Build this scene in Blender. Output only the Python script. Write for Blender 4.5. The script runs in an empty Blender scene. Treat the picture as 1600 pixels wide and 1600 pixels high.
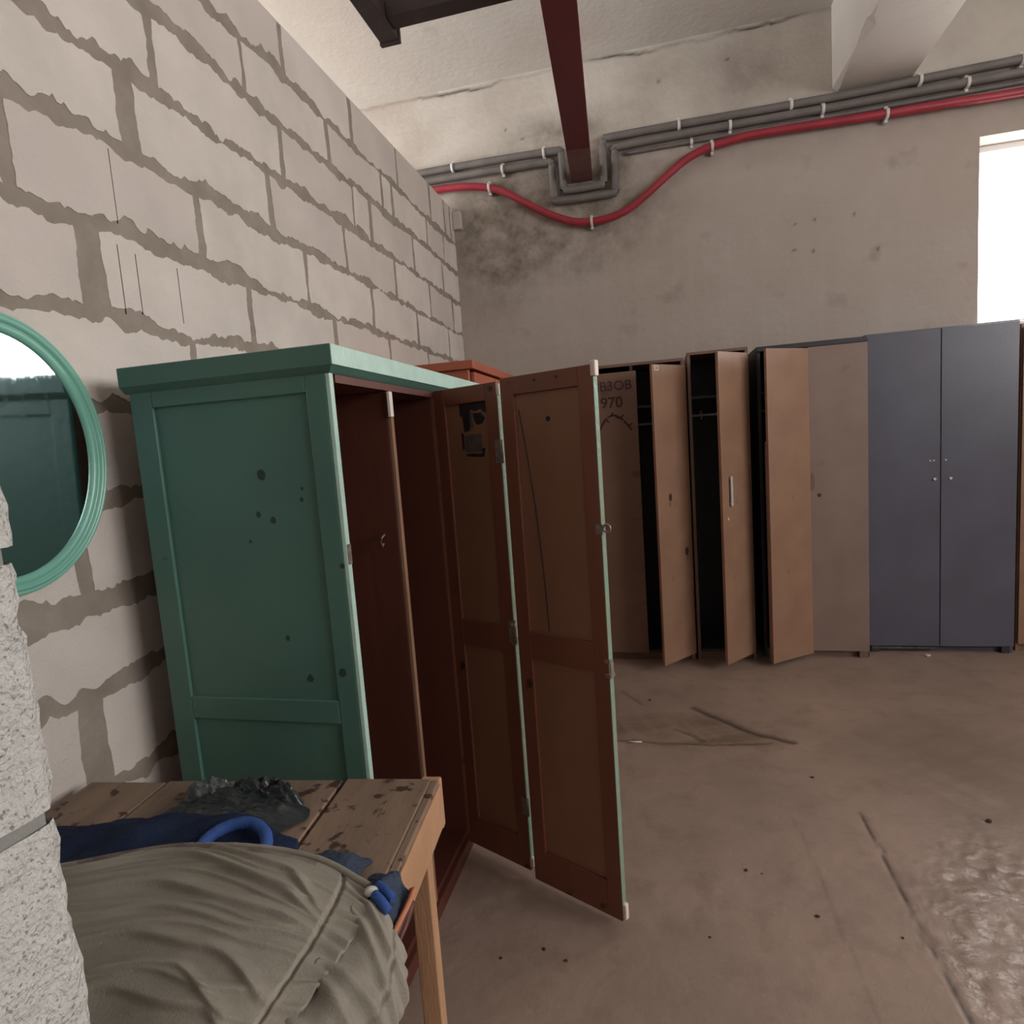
import bpy, bmesh, math, random
import numpy as np
from mathutils import Vector, Matrix, noise
random.seed(7); rng = np.random.default_rng(7)
SC = bpy.context.scene
COL = SC.collection
D = bpy.data

# ------------------------------------------------------------------ camera
cam_d = D.cameras.new('camera'); cam = D.objects.new('camera', cam_d); COL.objects.link(cam)
F_PX = 963.36
cam_d.sensor_fit = 'HORIZONTAL'; cam_d.sensor_width = 36.0; cam_d.lens = 36.0 * F_PX / 1600.0
cam_d.clip_start = 0.05; cam_d.clip_end = 200
r_ = Vector((0.9703535, 0.23087909, -0.07147679)); u_ = Vector((0.04349322, 0.12410086, 0.99131595)); f_ = Vector((-0.23774445, 0.96503566, -0.11038003))
M = Matrix((r_, u_, -f_)).transposed().to_4x4(); M.translation = (0, 0, 1.5)
cam.matrix_world = M
SC.camera = cam
# ------------------------------------------------------------------ world and daylight
SC.view_settings.view_transform = 'Standard'; SC.view_settings.look = 'None'
SC.view_settings.gamma = 1.0; SC.view_settings.use_curve_mapping = False
SC.view_settings.exposure = 0.5
W = D.worlds.new('overcast_sky'); SC.world = W; W.use_nodes = True
bg = W.node_tree.nodes['Background']; bg.inputs[0].default_value = (1.0, 0.965, 0.945, 1); bg.inputs[1].default_value = 9.5
def portal(name, loc, rot, sx, sy):
    l = D.lights.new(name, 'AREA'); l.shape = 'RECTANGLE'; l.size = sx; l.size_y = sy
    l.cycles.is_portal = True
    o = D.objects.new(name, l); COL.objects.link(o); o.location = loc; o.rotation_euler = rot
    return o
PI = math.pi
# window openings:  far wall, right wall, and the window of the bay behind the block wall
FW = (2.03, 3.9, 2.04, 3.20)      # x0,x1,z0,z1 on y=4.7
RW = (-1.6, 2.0, 1.9, 3.55)      # y0,y1,z0,z1 on x=4.6
LW = (0.0, 4.5, 1.40, 3.95)       # y0,y1,z0,z1 on x=-5
portal('window_daylight_far', ((FW[0]+FW[1])/2, 4.93, (FW[2]+FW[3])/2), (-PI/2, 0, 0), FW[1]-FW[0], FW[3]-FW[2])
portal('window_daylight_right', (4.83, (RW[0]+RW[1])/2, (RW[2]+RW[3])/2), (0, PI/2, 0), RW[3]-RW[2], RW[1]-RW[0])
portal('window_daylight_left', (-5.23, (LW[0]+LW[1])/2, (LW[2]+LW[3])/2), (0, -PI/2, 0), LW[3]-LW[2], LW[1]-LW[0])
SC.cycles.max_bounces = 8; SC.cycles.diffuse_bounces = 5; SC.cycles.sample_clamp_indirect = 6

# ------------------------------------------------------------------ materials
def srgb(r, g, b):
    f = lambda c: (c/255/12.92) if c/255 <= .04045 else ((c/255+.055)/1.055)**2.4
    return (f(r), f(g), f(b), 1)
def nt(m):
    m.use_nodes = True; t = m.node_tree; return t, t.nodes, t.links
def pm(name, c1, c2=None, scale=8, rough=.6, bump=0, bscale=60, metal=0, stretch=(1, 1, 1), spots=None, spot_scale=20, spot_thr=.68, spec=.5, rough2=None, detail=6):
    """two-tone noise material with bump and optional dark spots, in object coordinates"""
    m = D.materials.new(name); t, N, L = nt(m); b = N['Principled BSDF']
    b.inputs['Roughness'].default_value = rough; b.inputs['Metallic'].default_value = metal
    b.inputs['Specular IOR Level'].default_value = spec
    tc = N.new('ShaderNodeTexCoord'); mp = N.new('ShaderNodeMapping'); mp.inputs['Scale'].default_value = stretch
    L.new(tc.outputs['Object'], mp.inputs[0])
    c2 = c2 or c1
    n = N.new('ShaderNodeTexNoise'); n.inputs['Scale'].default_value = scale; n.inputs['Detail'].default_value = detail
    L.new(mp.outputs[0], n.inputs['Vector'])
    r = N.new('ShaderNodeValToRGB'); r.color_ramp.elements[0].position = .32; r.color_ramp.elements[1].position = .68
    r.color_ramp.elements[0].color = c1; r.color_ramp.elements[1].color = c2
    L.new(n.outputs[0], r.inputs[0]); out = r.outputs[0]
    if spots:
        n2 = N.new('ShaderNodeTexNoise'); n2.inputs['Scale'].default_value = spot_scale; n2.inputs['Detail'].default_value = 3
        L.new(tc.outputs['Object'], n2.inputs['Vector'])
        r2 = N.new('ShaderNodeValToRGB'); r2.color_ramp.elements[0].position = spot_thr; r2.color_ramp.elements[1].position = spot_thr+.06
        L.new(n2.outputs[0], r2.inputs[0])
        mx = N.new('ShaderNodeMix'); mx.data_type = 'RGBA'; L.new(r2.outputs[0], mx.inputs['Factor']); L.new(out, mx.inputs['A']); mx.inputs['B'].default_value = spots
        out = mx.outputs['Result']
    L.new(out, b.inputs['Base Color'])
    if rough2 is not None:
        mr = N.new('ShaderNodeMapRange'); mr.inputs['To Min'].default_value = rough; mr.inputs['To Max'].default_value = rough2
        mr.inputs['From Min'].default_value = .35; mr.inputs['From Max'].default_value = .65
        L.new(n.outputs[0], mr.inputs[0]); L.new(mr.outputs[0], b.inputs['Roughness'])
    if bump:
        nb = N.new('ShaderNodeTexNoise'); nb.inputs['Scale'].default_value = bscale; nb.inputs['Detail'].default_value = 8
        L.new(mp.outputs[0], nb.inputs['Vector'])
        bp = N.new('ShaderNodeBump'); bp.inputs['Strength'].default_value = bump; bp.inputs['Distance'].default_value = .01
        L.new(nb.outputs[0], bp.inputs['Height']); L.new(bp.outputs[0], b.inputs['Normal'])
    return m
MT = {}
MT['block'] = pm('aerated_block', (.64, .575, .53, 1), (.56, .505, .465, 1), 3.5, .9, .35, 140, spots=(.30, .27, .25, 1), spot_scale=45, spot_thr=.74, spec=.2)
MT['block2'] = pm('aerated_block_pale', (.70, .64, .59, 1), (.60, .55, .505, 1), 4.5, .9, .35, 140, spots=(.33, .30, .28, 1), spot_scale=38, spot_thr=.75, spec=.2)
MT['mortar'] = pm('mortar', (.34, .295, .25, 1), (.265, .225, .185, 1), 9, .95, .7, 35, spec=.2)
MT['rough_block'] = pm('rough_block_face', (.66, .66, .635, 1), (.56, .56, .535, 1), 60, .95, 1.0, 170, spots=(.30, .30, .29, 1), spot_scale=190, spot_thr=.60, spec=.2)
MT['grey_mortar'] = pm('grey_bed_joint', (.27, .27, .255, 1), (.22, .22, .205, 1), 20, .95, .5, 60)
MT['green_strip'] = pm('green_paint_worn_strip', (.20, .33, .25, 1), (.24, .27, .20, 1), 9, .4, .4, 60, spots=(.36, .26, .2, 1), spot_scale=16, spot_thr=.7)
MT['green'] = pm('green_paint', (.082, .185, .150, 1), (.066, .152, .125, 1), 2.5, .42, .15, 30, spots=(.03, .06, .05, 1), spot_scale=14, spot_thr=.735)
MT['green_lit'] = pm('green_paint_lit', (.50, .70, .62, 1), (.42, .62, .54, 1), 14, .4, .3, 50)  # wardrobe green lightened for front faces, window light put into the colour
MT['brown_paint'] = pm('brown_paint', (.115, .034, .022, 1), (.08, .024, .016, 1), 3, .45, .15, 25, stretch=(1, 1, .25))
MT['brown_frame'] = pm('door_frame_wood', (.23, .082, .048, 1), (.16, .055, .034, 1), 3, .5, .15, 25, stretch=(1, 1, .2), spots=(.05, .018, .012, 1), spot_scale=12, spot_thr=.66)
MT['brown_panel'] = pm('door_panel_plywood', (.30, .145, .086, 1), (.225, .105, .063, 1), 2.2, .5, .1, 25, stretch=(1, 1, .2))
MT['chip'] = pm('chipboard_laminate', (.30, .175, .112, 1), (.24, .133, .085, 1), 5, .42, .05, 60, spots=(.20, .11, .075, 1), spot_scale=7, spot_thr=.66)
MT['chip_grey'] = pm('faded_chipboard_laminate', (.25, .178, .15, 1), (.21, .148, .122, 1), 4, .42, .05, 60, spots=(.2, .14, .115, 1), spot_scale=7, spot_thr=.7)
MT['chip_dark'] = pm('worn_chipboard_laminate', (.20, .12, .085, 1), (.165, .095, .065, 1), 4, .45, .05, 60, spots=(.12, .07, .05, 1), spot_scale=7, spot_thr=.66)
MT['dark_lam'] = pm('dark_laminate', (.035, .035, .045, 1), (.028, .028, .036, 1), 4, .5)
MT['blue_lam'] = pm('slate_laminate', (.10, .105, .14, 1), (.08, .082, .11, 1), 3, .33, .04, 60)
MT['orange_paint'] = pm('orange_red_paint', (.42, .115, .06, 1), (.34, .09, .05, 1), 4, .5, .1, 30)
MT['red_paint'] = pm('red_beam_paint', (.14, .016, .024, 1), (.11, .014, .020, 1), 4, .5, .15, 30)
MT['red_dusty'] = pm('dusty_red_paint', (.20, .095, .09, 1), (.16, .075, .07, 1), 9, .7, .2, 30)
MT['steel_dark'] = pm('dark_steel', (.030, .022, .020, 1), (.05, .032, .03, 1), 7, .6, .2, 30)
MT['dark_mark'] = pm('dark_scuff', (.022, .045, .036, 1), None, 9, .6)
MT['conduit'] = pm('dusty_grey_conduit', (.165, .148, .138, 1), (.125, .112, .104, 1), 8, .6, .1, 30)
MT['hose'] = pm('red_conduit', (.34, .030, .048, 1), (.27, .024, .038, 1), 9, .4)
MT['hose_faded'] = pm('faded_red_conduit', (.50, .22, .22, 1), (.42, .19, .19, 1), 9, .5)
MT['clip'] = pm('clip_plastic', (.62, .60, .57, 1), None, 9, .5)
MT['white'] = pm('pale_plastic', (.72, .64, .58, 1), None, 9, .5)
MT['steel'] = pm('brushed_metal', (.60, .60, .60, 1), None, 9, .35, metal=.35)
MT['rust'] = pm('rusty_metal', (.24, .17, .15, 1), (.34, .30, .28, 1), 60, .5, .3, 90, metal=.5)
MT['wood'] = pm('raw_pine', (.50, .29, .165, 1), (.40, .22, .12, 1), 5, .65, .2, 40, stretch=(6, 1, 1), spots=(.20, .10, .05, 1), spot_scale=8, spot_thr=.74)
MT['wood_leg'] = pm('raw_pine_leg', (.50, .29, .165, 1), (.40, .22, .12, 1), 5, .65, .2, 40, stretch=(5, 5, .6))
MT['wood_top'] = pm('dirty_pine_planks', (.27, .185, .13, 1), (.185, .125, .088, 1), 5, .7, .12, 40, stretch=(3, .6, 1), spots=(.055, .028, .02, 1), spot_scale=26, spot_thr=.60)
MT['cotton'] = pm('khaki_quilted_cotton', (.30, .275, .228, 1), (.245, .224, .186, 1), 7, .9, .22, 260, spec=.15)
MT['lining'] = pm('grey_fleece_lining', (.20, .21, .195, 1), (.15, .16, .15, 1), 30, .95, .8, 190, spec=.1)
MT['stain'] = pm('stained_cotton', (.14, .115, .098, 1), (.245, .21, .175, 1), 22, .85, .3, 140, spec=.15)
MT['navy'] = pm('navy_workwear', (.011, .018, .045, 1), (.016, .028, .066, 1), 12, .85, .3, 160, spec=.2)
MT['bright_blue'] = pm('bright_blue_knit', (.022, .065, .25, 1), (.03, .085, .30, 1), 20, .8, .2, 180)
MT['denim'] = pm('dark_denim', (.03, .048, .085, 1), (.022, .036, .062, 1), 20, .8, .4, 180)
MT['orange_trim'] = pm('orange_trim', (.52, .20, .10, 1), (.44, .16, .08, 1), 20, .7, .2, 100)
MT['bag'] = pm('dark_plastic_film', (.016, .020, .024, 1), (.032, .038, .040, 1), 12, .28, .25, 25)
MT['bag_clear'] = pm('milky_plastic_film', (.15, .16, .16, 1), (.05, .06, .06, 1), 22, .25, .3, 40)
MT['mirror_frame'] = pm('mint_plastic', (.22, .50, .40, 1), (.19, .45, .36, 1), 6, .28)
MT['purple_ink'] = pm('purple_marker', (.055, .018, .035, 1), (.09, .035, .055, 1), 40, .6)
MT['brown_ink'] = pm('dark_brown_marker', (.045, .018, .010, 1), None, 9, .6)
MT['crumb'] = pm('dark_crumb', (.03, .02, .015, 1), (.06, .04, .03, 1), 40, .9)
MT['paper'] = pm('pale_paper', (.6, .57, .5, 1), None, 9, .8)
MT['sticker'] = pm('torn_black_sticker', (.012, .008, .008, 1), (.03, .02, .02, 1), 30, .5)
MT['sticker2'] = pm('torn_grey_sticker', (.12, .10, .10, 1), (.06, .045, .045, 1), 30, .5)
MT['frame_white'] = pm('white_window_paint', (.78, .78, .76, 1), None, 9, .5)
# mirror glass: slightly dirty silver with a blue-green cast
m = D.materials.new('old_mirror_glass'); t, N, L = nt(m); b = N['Principled BSDF']
b.inputs['Metallic'].default_value = 1; b.inputs['Base Color'].default_value = (.55, .72, .76, 1); b.inputs['Roughness'].default_value = .03
n = N.new('ShaderNodeTexNoise'); n.inputs['Scale'].default_value = 30; n.inputs['Detail'].default_value = 8
mr = N.new('ShaderNodeMapRange'); mr.inputs['From Min'].default_value = .5; mr.inputs['From Max'].default_value = .8; mr.inputs['To Min'].default_value = .07; mr.inputs['To Max'].default_value = .2
L.new(n.outputs[0], mr.inputs[0]); L.new(mr.outputs[0], b.inputs['Roughness'])
MT['mirror'] = m
# window glass: clear pane with a weak reflection
m = D.materials.new('window_glass'); t, N, L = nt(m); N.remove(N['Principled BSDF'])
tr = N.new('ShaderNodeBsdfTransparent'); gl = N.new('ShaderNodeBsdfGlossy'); gl.inputs['Roughness'].default_value = .02
mx = N.new('ShaderNodeMixShader'); mx.inputs[0].default_value = .06
L.new(tr.outputs[0], mx.inputs[1]); L.new(gl.outputs[0], mx.inputs[2]); L.new(mx.outputs[0], N['Material Output'].inputs[0])
MT['glass'] = m
# whitewashed plaster, with damp stains and a per-vertex 'crack' attribute
def plaster(name, base, stain_dark, pink, attr=True, stain_box=None):
    m = D.materials.new(name); t, N, L = nt(m); b = N['Principled BSDF']; b.inputs['Roughness'].default_value = .9
    b.inputs['Specular IOR Level'].default_value = .15
    tc = N.new('ShaderNodeTexCoord')
    def noi(s, d=8, r=.6):
        n = N.new('ShaderNodeTexNoise'); n.inputs['Scale'].default_value = s; n.inputs['Detail'].default_value = d; n.inputs['Roughness'].default_value = r
        L.new(tc.outputs['Object'], n.inputs['Vector']); return n.outputs[0]
    def ramp(x, a, c):
        r = N.new('ShaderNodeMapRange'); r.inputs['From Min'].default_value = a; r.inputs['From Max'].default_value = c; L.new(x, r.inputs[0]); return r.outputs[0]
    def mix(f, a, c):
        x = N.new('ShaderNodeMix'); x.data_type = 'RGBA'
        L.new(f, x.inputs['Factor'])
        for s, v in (('A', a), ('B', c)):
            if isinstance(v, tuple): x.inputs[s].default_value = v
            else: L.new(v, x.inputs[s])
        return x.outputs['Result']
    col = mix(ramp(noi(1.3), .35, .65), base, pink)
    col = mix(ramp(noi(5, 5, .5), .62, 1.05), col, stain_dark)
    if attr:
        a = N.new('ShaderNodeAttribute'); a.attribute_name = 'stain'
        ml = N.new('ShaderNodeMath'); ml.operation = 'MULTIPLY'; L.new(a.outputs['Fac'], ml.inputs[0])
        L.new(ramp(noi(6, 10, .7), .34, .62), ml.inputs[1])
        col = mix(ml.outputs[0], col, stain_dark)
        a3 = N.new('ShaderNodeAttribute'); a3.attribute_name = 'lime'
        mm_ = N.new('ShaderNodeMath'); mm_.operation = 'MULTIPLY'; L.new(a3.outputs['Fac'], mm_.inputs[0]); L.new(ramp(noi(2.5), .25, .6), mm_.inputs[1])
        col = mix(mm_.outputs[0], col, (.56, .53, .475, 1))
        a2 = N.new('ShaderNodeAttribute'); a2.attribute_name = 'crack'
        col = mix(a2.outputs['Fac'], col, (.035, .028, .022, 1))
    L.new(col, b.inputs['Base Color'])
    bp = N.new('ShaderNodeBump'); bp.inputs['Strength'].default_value = .35; bp.inputs['Distance'].default_value = .01
    L.new(noi(25), bp.inputs['Height']); L.new(bp.outputs[0], b.inputs['Normal'])
    return m
MT['wall'] = plaster('whitewashed_plaster', (.43, .385, .345, 1), (.175, .155, .125, 1), (.40, .34, .30, 1))
MT['ceil'] = plaster('whitewashed_ceiling', (.60, .575, .53, 1), (.36, .33, .29, 1), (.54, .50, .455, 1), attr=False)
MT['side_wall'] = plaster('whitewashed_side_wall', (.50, .47, .44, 1), (.30, .27, .24, 1), (.46, .41, .38, 1), attr=False)
# worn concrete floor
m = D.materials.new('worn_concrete_floor'); t, N, L = nt(m); b = N['Principled BSDF']; b.inputs['Specular IOR Level'].default_value = .5
tc = N.new('ShaderNodeTexCoord')
def noi(s, d=8, r=.6):
    n = N.new('ShaderNodeTexNoise'); n.inputs['Scale'].default_value = s; n.inputs['Detail'].default_value = d; n.inputs['Roughness'].default_value = r
    L.new(tc.outputs['Object'], n.inputs['Vector']); return n.outputs[0]
def rg(x, a, c, lo=0, hi=1):
    r = N.new('ShaderNodeMapRange'); r.inputs['From Min'].default_value = a; r.inputs['From Max'].default_value = c
    r.inputs['To Min'].default_value = lo; r.inputs['To Max'].default_value = hi; L.new(x, r.inputs[0]); return r.outputs[0]
def mixc(f, a, c):
    x = N.new('ShaderNodeMix'); x.data_type = 'RGBA'; L.new(f, x.inputs['Factor'])
    for s, v in (('A', a), ('B', c)):
        if isinstance(v, tuple): x.inputs[s].default_value = v
        else: L.new(v, x.inputs[s])
    return x.outputs['Result']
col = mixc(rg(noi(1.1), .36, .64), (.33, .238, .188, 1), (.25, .182, .147, 1))
col = mixc(rg(noi(7), .5, .8, 0, .7), col, (.18, .125, .09, 1))
col = mixc(rg(noi(60), .62, .7, 0, .35), col, (.42, .33, .27, 1))
def at(n):
    a = N.new('ShaderNodeAttribute'); a.attribute_name = n; return a.outputs['Fac']
col = mixc(at('stain'), col, (.13, .09, .052, 1))
col = mixc(at('crack'), col, (.03, .02, .015, 1))
L.new(col, b.inputs['Base Color'])
wear = N.new('ShaderNodeMath'); wear.operation = 'MULTIPLY'; L.new(at('wear'), wear.inputs[0]); L.new(rg(noi(16), .38, .58), wear.inputs[1])
rr = N.new('ShaderNodeMix'); rr.data_type = 'FLOAT'; L.new(wear.outputs[0], rr.inputs['Factor']); rr.inputs['A'].default_value = .62; rr.inputs['B'].default_value = .10
L.new(rr.outputs['Result'], b.inputs['Roughness'])
bp = N.new('ShaderNodeBump'); bp.inputs['Strength'].default_value = .35; bp.inputs['Distance'].default_value = .012
L.new(noi(22), bp.inputs['Height']); L.new(bp.outputs[0], b.inputs['Normal'])
MT['floor'] = m

# ------------------------------------------------------------------ helpers
def tag(o, label=None, cat=None, group=None, kind=None):
    if label: o['label'] = label
    if cat: o['category'] = cat
    if group: o['group'] = group
    if kind: o['kind'] = kind
    return o
def thing(name, label, cat, loc=(0, 0, 0), rz=0, group=None):
    o = D.objects.new(name, None); COL.objects.link(o); o.location = loc; o.rotation_euler = (0, 0, rz)
    o.empty_display_size = .1
    return tag(o, label, cat, group)
def obj(name, bm, mats, parent=None, bevel=0, smooth=False, sub=0, solid=0, label=None):
    me = D.meshes.new(name); bmesh.ops.recalc_face_normals(bm, faces=bm.faces) if not solid else None
    bm.to_mesh(me); bm.free()
    for mm in (mats if isinstance(mats, (list, tuple)) else [mats]): me.materials.append(MT[mm] if isinstance(mm, str) else mm)
    if smooth:
        me.polygons.foreach_set('use_smooth', [True]*len(me.polygons))
    o = D.objects.new(name, me); COL.objects.link(o)
    if parent: o.parent = parent
    if solid:
        s = o.modifiers.new('solid', 'SOLIDIFY'); s.thickness = solid; s.offset = -1
    if bevel:
        bv = o.modifiers.new('bevel', 'BEVEL'); bv.width = bevel; bv.segments = 2; bv.limit_method = 'ANGLE'
    if sub:
        sb = o.modifiers.new('sub', 'SUBSURF'); sb.levels = sub; sb.render_levels = sub
    if label: o['label'] = label
    return o
def box(bm, lo, hi, mi=0, mx=None):
    x0, y0, z0 = lo; x1, y1, z1 = hi
    vs = [Vector(p) for p in ((x0, y0, z0), (x1, y0, z0), (x1, y1, z0), (x0, y1, z0), (x0, y0, z1), (x1, y0, z1), (x1, y1, z1), (x0, y1, z1))]
    if mx: vs = [mx @ v for v in vs]
    v = [bm.verts.new(p) for p in vs]
    fs = []
    for idx in ((0, 3, 2, 1), (4, 5, 6, 7), (0, 1, 5, 4), (1, 2, 6, 5), (2, 3, 7, 6), (3, 0, 4, 7)):
        f = bm.faces.new([v[i] for i in idx]); f.material_index = mi; fs.append(f)
    return fs
def bx(lo, hi): bm = bmesh.new(); box(bm, lo, hi); return bm
def spline(pts, n=10):
    pts = [Vector(p) for p in pts]; P = [pts[0]*2-pts[1]] + pts + [pts[-1]*2-pts[-2]]; out = []
    for i in range(1, len(P)-2):
        a, b_, c, d = P[i-1:i+3]
        for k in range(n):
            s = k/n
            out.append(.5*((2*b_)+(c-a)*s+(2*a-5*b_+4*c-d)*s*s+(3*b_-a-3*c+d)*s**3))
    out.append(pts[-1]); return out
def tube(bm, pts, r, seg=12, cap=True, rfun=None, mi=0):
    pts = [Vector(p) for p in pts]; rings = []
    for i, p in enumerate(pts):
        d = (pts[min(i+1, len(pts)-1)]-pts[max(i-1, 0)]).normalized()
        a = d.cross(Vector((0, 0, 1))); a = a.normalized() if a.length > .05 else d.cross(Vector((0, 1, 0))).normalized()
        b_ = d.cross(a).normalized(); rr = rfun(i) if rfun else r
        rings.append([bm.verts.new(p+(a*math.cos(t)+b_*math.sin(t))*rr) for t in [2*PI*k/seg for k in range(seg)]])
    for i in range(len(rings)-1):
        for k in range(seg):
            f = bm.faces.new((rings[i][k], rings[i][(k+1) % seg], rings[i+1][(k+1) % seg], rings[i+1][k])); f.material_index = mi; f.smooth = True
    if cap:
        bm.faces.new(rings[0][::-1]).material_index = mi; bm.faces.new(rings[-1]).material_index = mi
    return bm
def cyl(bm, p0, p1, r, seg=16, mi=0): return tube(bm, [p0, p1], r, seg, mi=mi)
def nz(p, s=1): return noise.noise(Vector(p)*s)
def grid_mesh(name, X, Y, Z, mats, attrs=None, smooth=False, drop=None):
    """regular 2-D arrays of coordinates to one mesh object"""
    h, w = X.shape; me = D.meshes.new(name)
    co = np.stack([X, Y, Z], -1).reshape(-1, 3)
    i = np.arange(h*w).reshape(h, w)
    q = np.stack([i[:-1, :-1], i[:-1, 1:], i[1:, 1:], i[1:, :-1]], -1).reshape(-1, 4)
    if drop is not None: q = q[~drop[:-1, :-1].ravel()]
    me.vertices.add(len(co)); me.vertices.foreach_set('co', co.ravel())
    me.loops.add(q.size); me.loops.foreach_set('vertex_index', q.ravel().astype(np.int32))
    me.polygons.add(len(q)); me.polygons.foreach_set('loop_start', np.arange(0, q.size, 4, dtype=np.int32))
    me.update(calc_edges=True)
    for k, v in (attrs or {}).items():
        a = me.attributes.new(k, 'FLOAT', 'POINT'); a.data.foreach_set('value', v.ravel().astype(np.float32))
    for mm in mats: me.materials.append(MT[mm])
    if smooth: me.polygons.foreach_set('use_smooth', [True]*len(me.polygons))
    me.validate()
    o = D.objects.new(name, me); COL.objects.link(o); return o
def axis(a, b_, fine, *ivals):
    """coordinates a..b, coarse .25 m, fine step inside the given interval"""
    s = {round(a, 4), round(b_, 4)}
    for v in np.arange(a, b_, .25): s.add(round(float(v), 4))
    for lo, hi in ivals:
        for v in np.arange(lo, hi, fine): s.add(round(float(v), 4))
    return np.array(sorted(s))
def wob(t, seed, s=1.0):
    """1-D fractal wobble of an array"""
    out = np.zeros_like(t); 
    for k, (f, a) in enumerate(((1.3, 1), (3.1, .5), (7.7, .28), (19, .14), (43, .07))):
        out += a*np.sin(t*f*s+seed*(k+1.7)+2*np.sin(t*f*s*.37+seed))
    return out

# ------------------------------------------------------------------ the setting
CZ = 4.14; YW = 4.70; XL = -1.45
# floor
xs = axis(-5.25, 4.85, .012, (-.9, 1.9)); ys = axis(-3.2, YW+.25, .012, (.9, 3.6))
X, Y = np.meshgrid(xs, ys)
def line_mask(px, py, pts, w):
    d = np.full(px.shape, 9.)
    for (ax, ay), (cx, cy) in zip(pts[:-1], pts[1:]):
        vx, vy = cx-ax, cy-ay; t = np.clip(((px-ax)*vx+(py-ay)*vy)/(vx*vx+vy*vy), 0, 1)
        d = np.minimum(d, np.hypot(px-ax-t*vx, py-ay-t*vy))
    return np.clip(1-d/w, 0, 1)
wx = X+.010*wob(Y*2, 1.3)+.003*wob(Y*9, .3); wy = Y+.012*wob(X*3, 2.1)
seam = line_mask(wx, Y, [(.70, .6), (.69, 1.6), (.69, 2.1), (.697, 2.45)], .008)
seam2 = .2*line_mask(wx, Y, [(.475, .9), (.472, 1.6), (.46, 2.1), (.44, 2.4)], .010)*(wob(Y*4+X, 5) > -.3)
gouge = line_mask(wx, wy, [(.12, 3.34), (.19, 3.26), (.30, 3.17), (.42, 3.06), (.55, 3.0)], .030)
gouge = np.maximum(gouge, .8*line_mask(wx, wy, [(-.38, 2.92), (-.22, 2.93), (-.02, 2.93), (.2, 2.94), (.45, 2.98)], .014))
gouge = np.maximum(gouge, .7*line_mask(wx, wy, [(.02, 3.08), (.10, 3.03), (.14, 2.97)], .018))
gouge = np.maximum(gouge, .6*line_mask(wx, wy, [(-.16, 3.35), (-.28, 3.52)], .014))
dip = np.clip(1-np.hypot((X-.05)/.52, (Y-3.08)/.22), 0, 1)
patch = np.clip(np.maximum(1.6*dip, 1.8-1.8*np.maximum(np.abs(X-.07)/.50, np.abs(Y-3.05)/.13)), 0, .8)*(.6+.4*np.clip(wob(X*9+Y*5, 3)+wob(Y*13-X*4, 1), -1, 1))
olive = np.clip(1.5*(1-np.hypot((X-1.55)/1.1, (Y-2.8)/.65)), 0, 1)*(.5+.5*np.clip(wob(X*4+Y*3, 9)+.5*wob(Y*11-X*7, 4), -1, 1))
wear = np.clip(2.2*(1-np.hypot((X-.93-.12*(Y-1.7))/.34, (Y-1.72)/.85)), 0, 1)*(X > .66)
Z = -.004*seam-.001*seam2-.008*gouge-.010*dip*np.clip(.6+wob(X*14+Y*8, 2)*.4, 0, 1)
Z += .0016*wob(X*6+1.7*Y, 7)*wob(Y*5-X, 2)+.0022*np.clip(wear, 0, 1)*wob(X*30+Y*9, 7)*wob(Y*33-X*11, 2)+.0012*wear*wob(X*75+Y*20, 3)*wob(Y*70-X*25, 6)
fl = grid_mesh('floor', X, Y, Z, ['floor'], dict(crack=np.clip(seam*1.0+seam2+gouge*.9, 0, .85), stain=np.clip(patch*.9+olive*.55, 0, .8), wear=wear), smooth=True)
tag(fl, kind='structure')
# far wall, with the window opening
def wall_stain(X, Z):
    s = 1.15*np.clip(1-np.hypot((X+.62)/1.0, (Z-3.08)/.48), 0, 1)+.9*np.clip(1-np.hypot((X+1.15)/.45, (Z-3.0)/.7), 0, 1)
    s += .9*np.clip(1-np.hypot((X+.55)/.85, (Z-3.70)/.20), 0, 1)+.25*np.clip(1-np.abs(Z-3.45)/.25, 0, 1)
    s += .35*np.clip(1-np.hypot((X-.7)/.9, (Z-3.8)/.3), 0, 1)
    s += .75*np.clip(1.6-1.6*np.maximum(np.abs(X+.44)/.36, np.abs(Z-3.36)/.25), 0, 1)
    return np.clip(s*1.15, 0, .95)
def wall_crack(X, Z):
    zc = 4.125+.012*wob(X*2, 1)+.006*wob(X*9, 4)
    amp = np.clip(1.2-np.abs(X+1.35)/.32, 0, 1)+np.clip(1.1-np.abs(X+.12)/.24, 0, 1)+np.clip(1.1-np.abs(X-.79)/.26, 0, 1)+.28
    c = np.clip(1-np.abs(Z-zc)/.013, 0, 1)*np.clip(amp, 0, 1)
    for hx, hz in ((.95, 2.83), (1.07, 2.84), (.94, 2.66), (1.06, 2.64), (-.88, 3.70), (-1.0, 3.78), (.1, 3.9), (.55, 3.95), (1.31, 2.84), (1.45, 2.60)):
        c = np.maximum(c, np.clip(1.5-np.hypot(X-hx, Z-hz)/.0085, 0, .6))
    return c
xs = np.array(sorted(set(axis(-5.0, 4.6, .014, (-2.3, 1.6)))|{FW[0], FW[1]})); zs = np.array(sorted(set(axis(0, CZ, .014, (2.2, CZ)))|{FW[2], FW[3]}))
X, Z = np.meshgrid(xs, zs)
crk = wall_crack(X, Z)
Yw = YW+.03*crk*(Z > 4.0)+.003*wob(X*2, 3)*wob(Z*2, 1)
wf = grid_mesh('wall_far', X, Yw, Z, ['wall'], dict(crack=crk, stain=wall_stain(X, Z), lime=np.clip((Z-3.60)/.05, 0, .85)*(1-.85*np.clip(wall_stain(X, Z)*1.1, 0, 1))), smooth=True, drop=(X > FW[0]-.001) & (X < FW[1]-.001) & (Z > FW[2]-.001) & (Z < FW[3]-.001))
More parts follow.
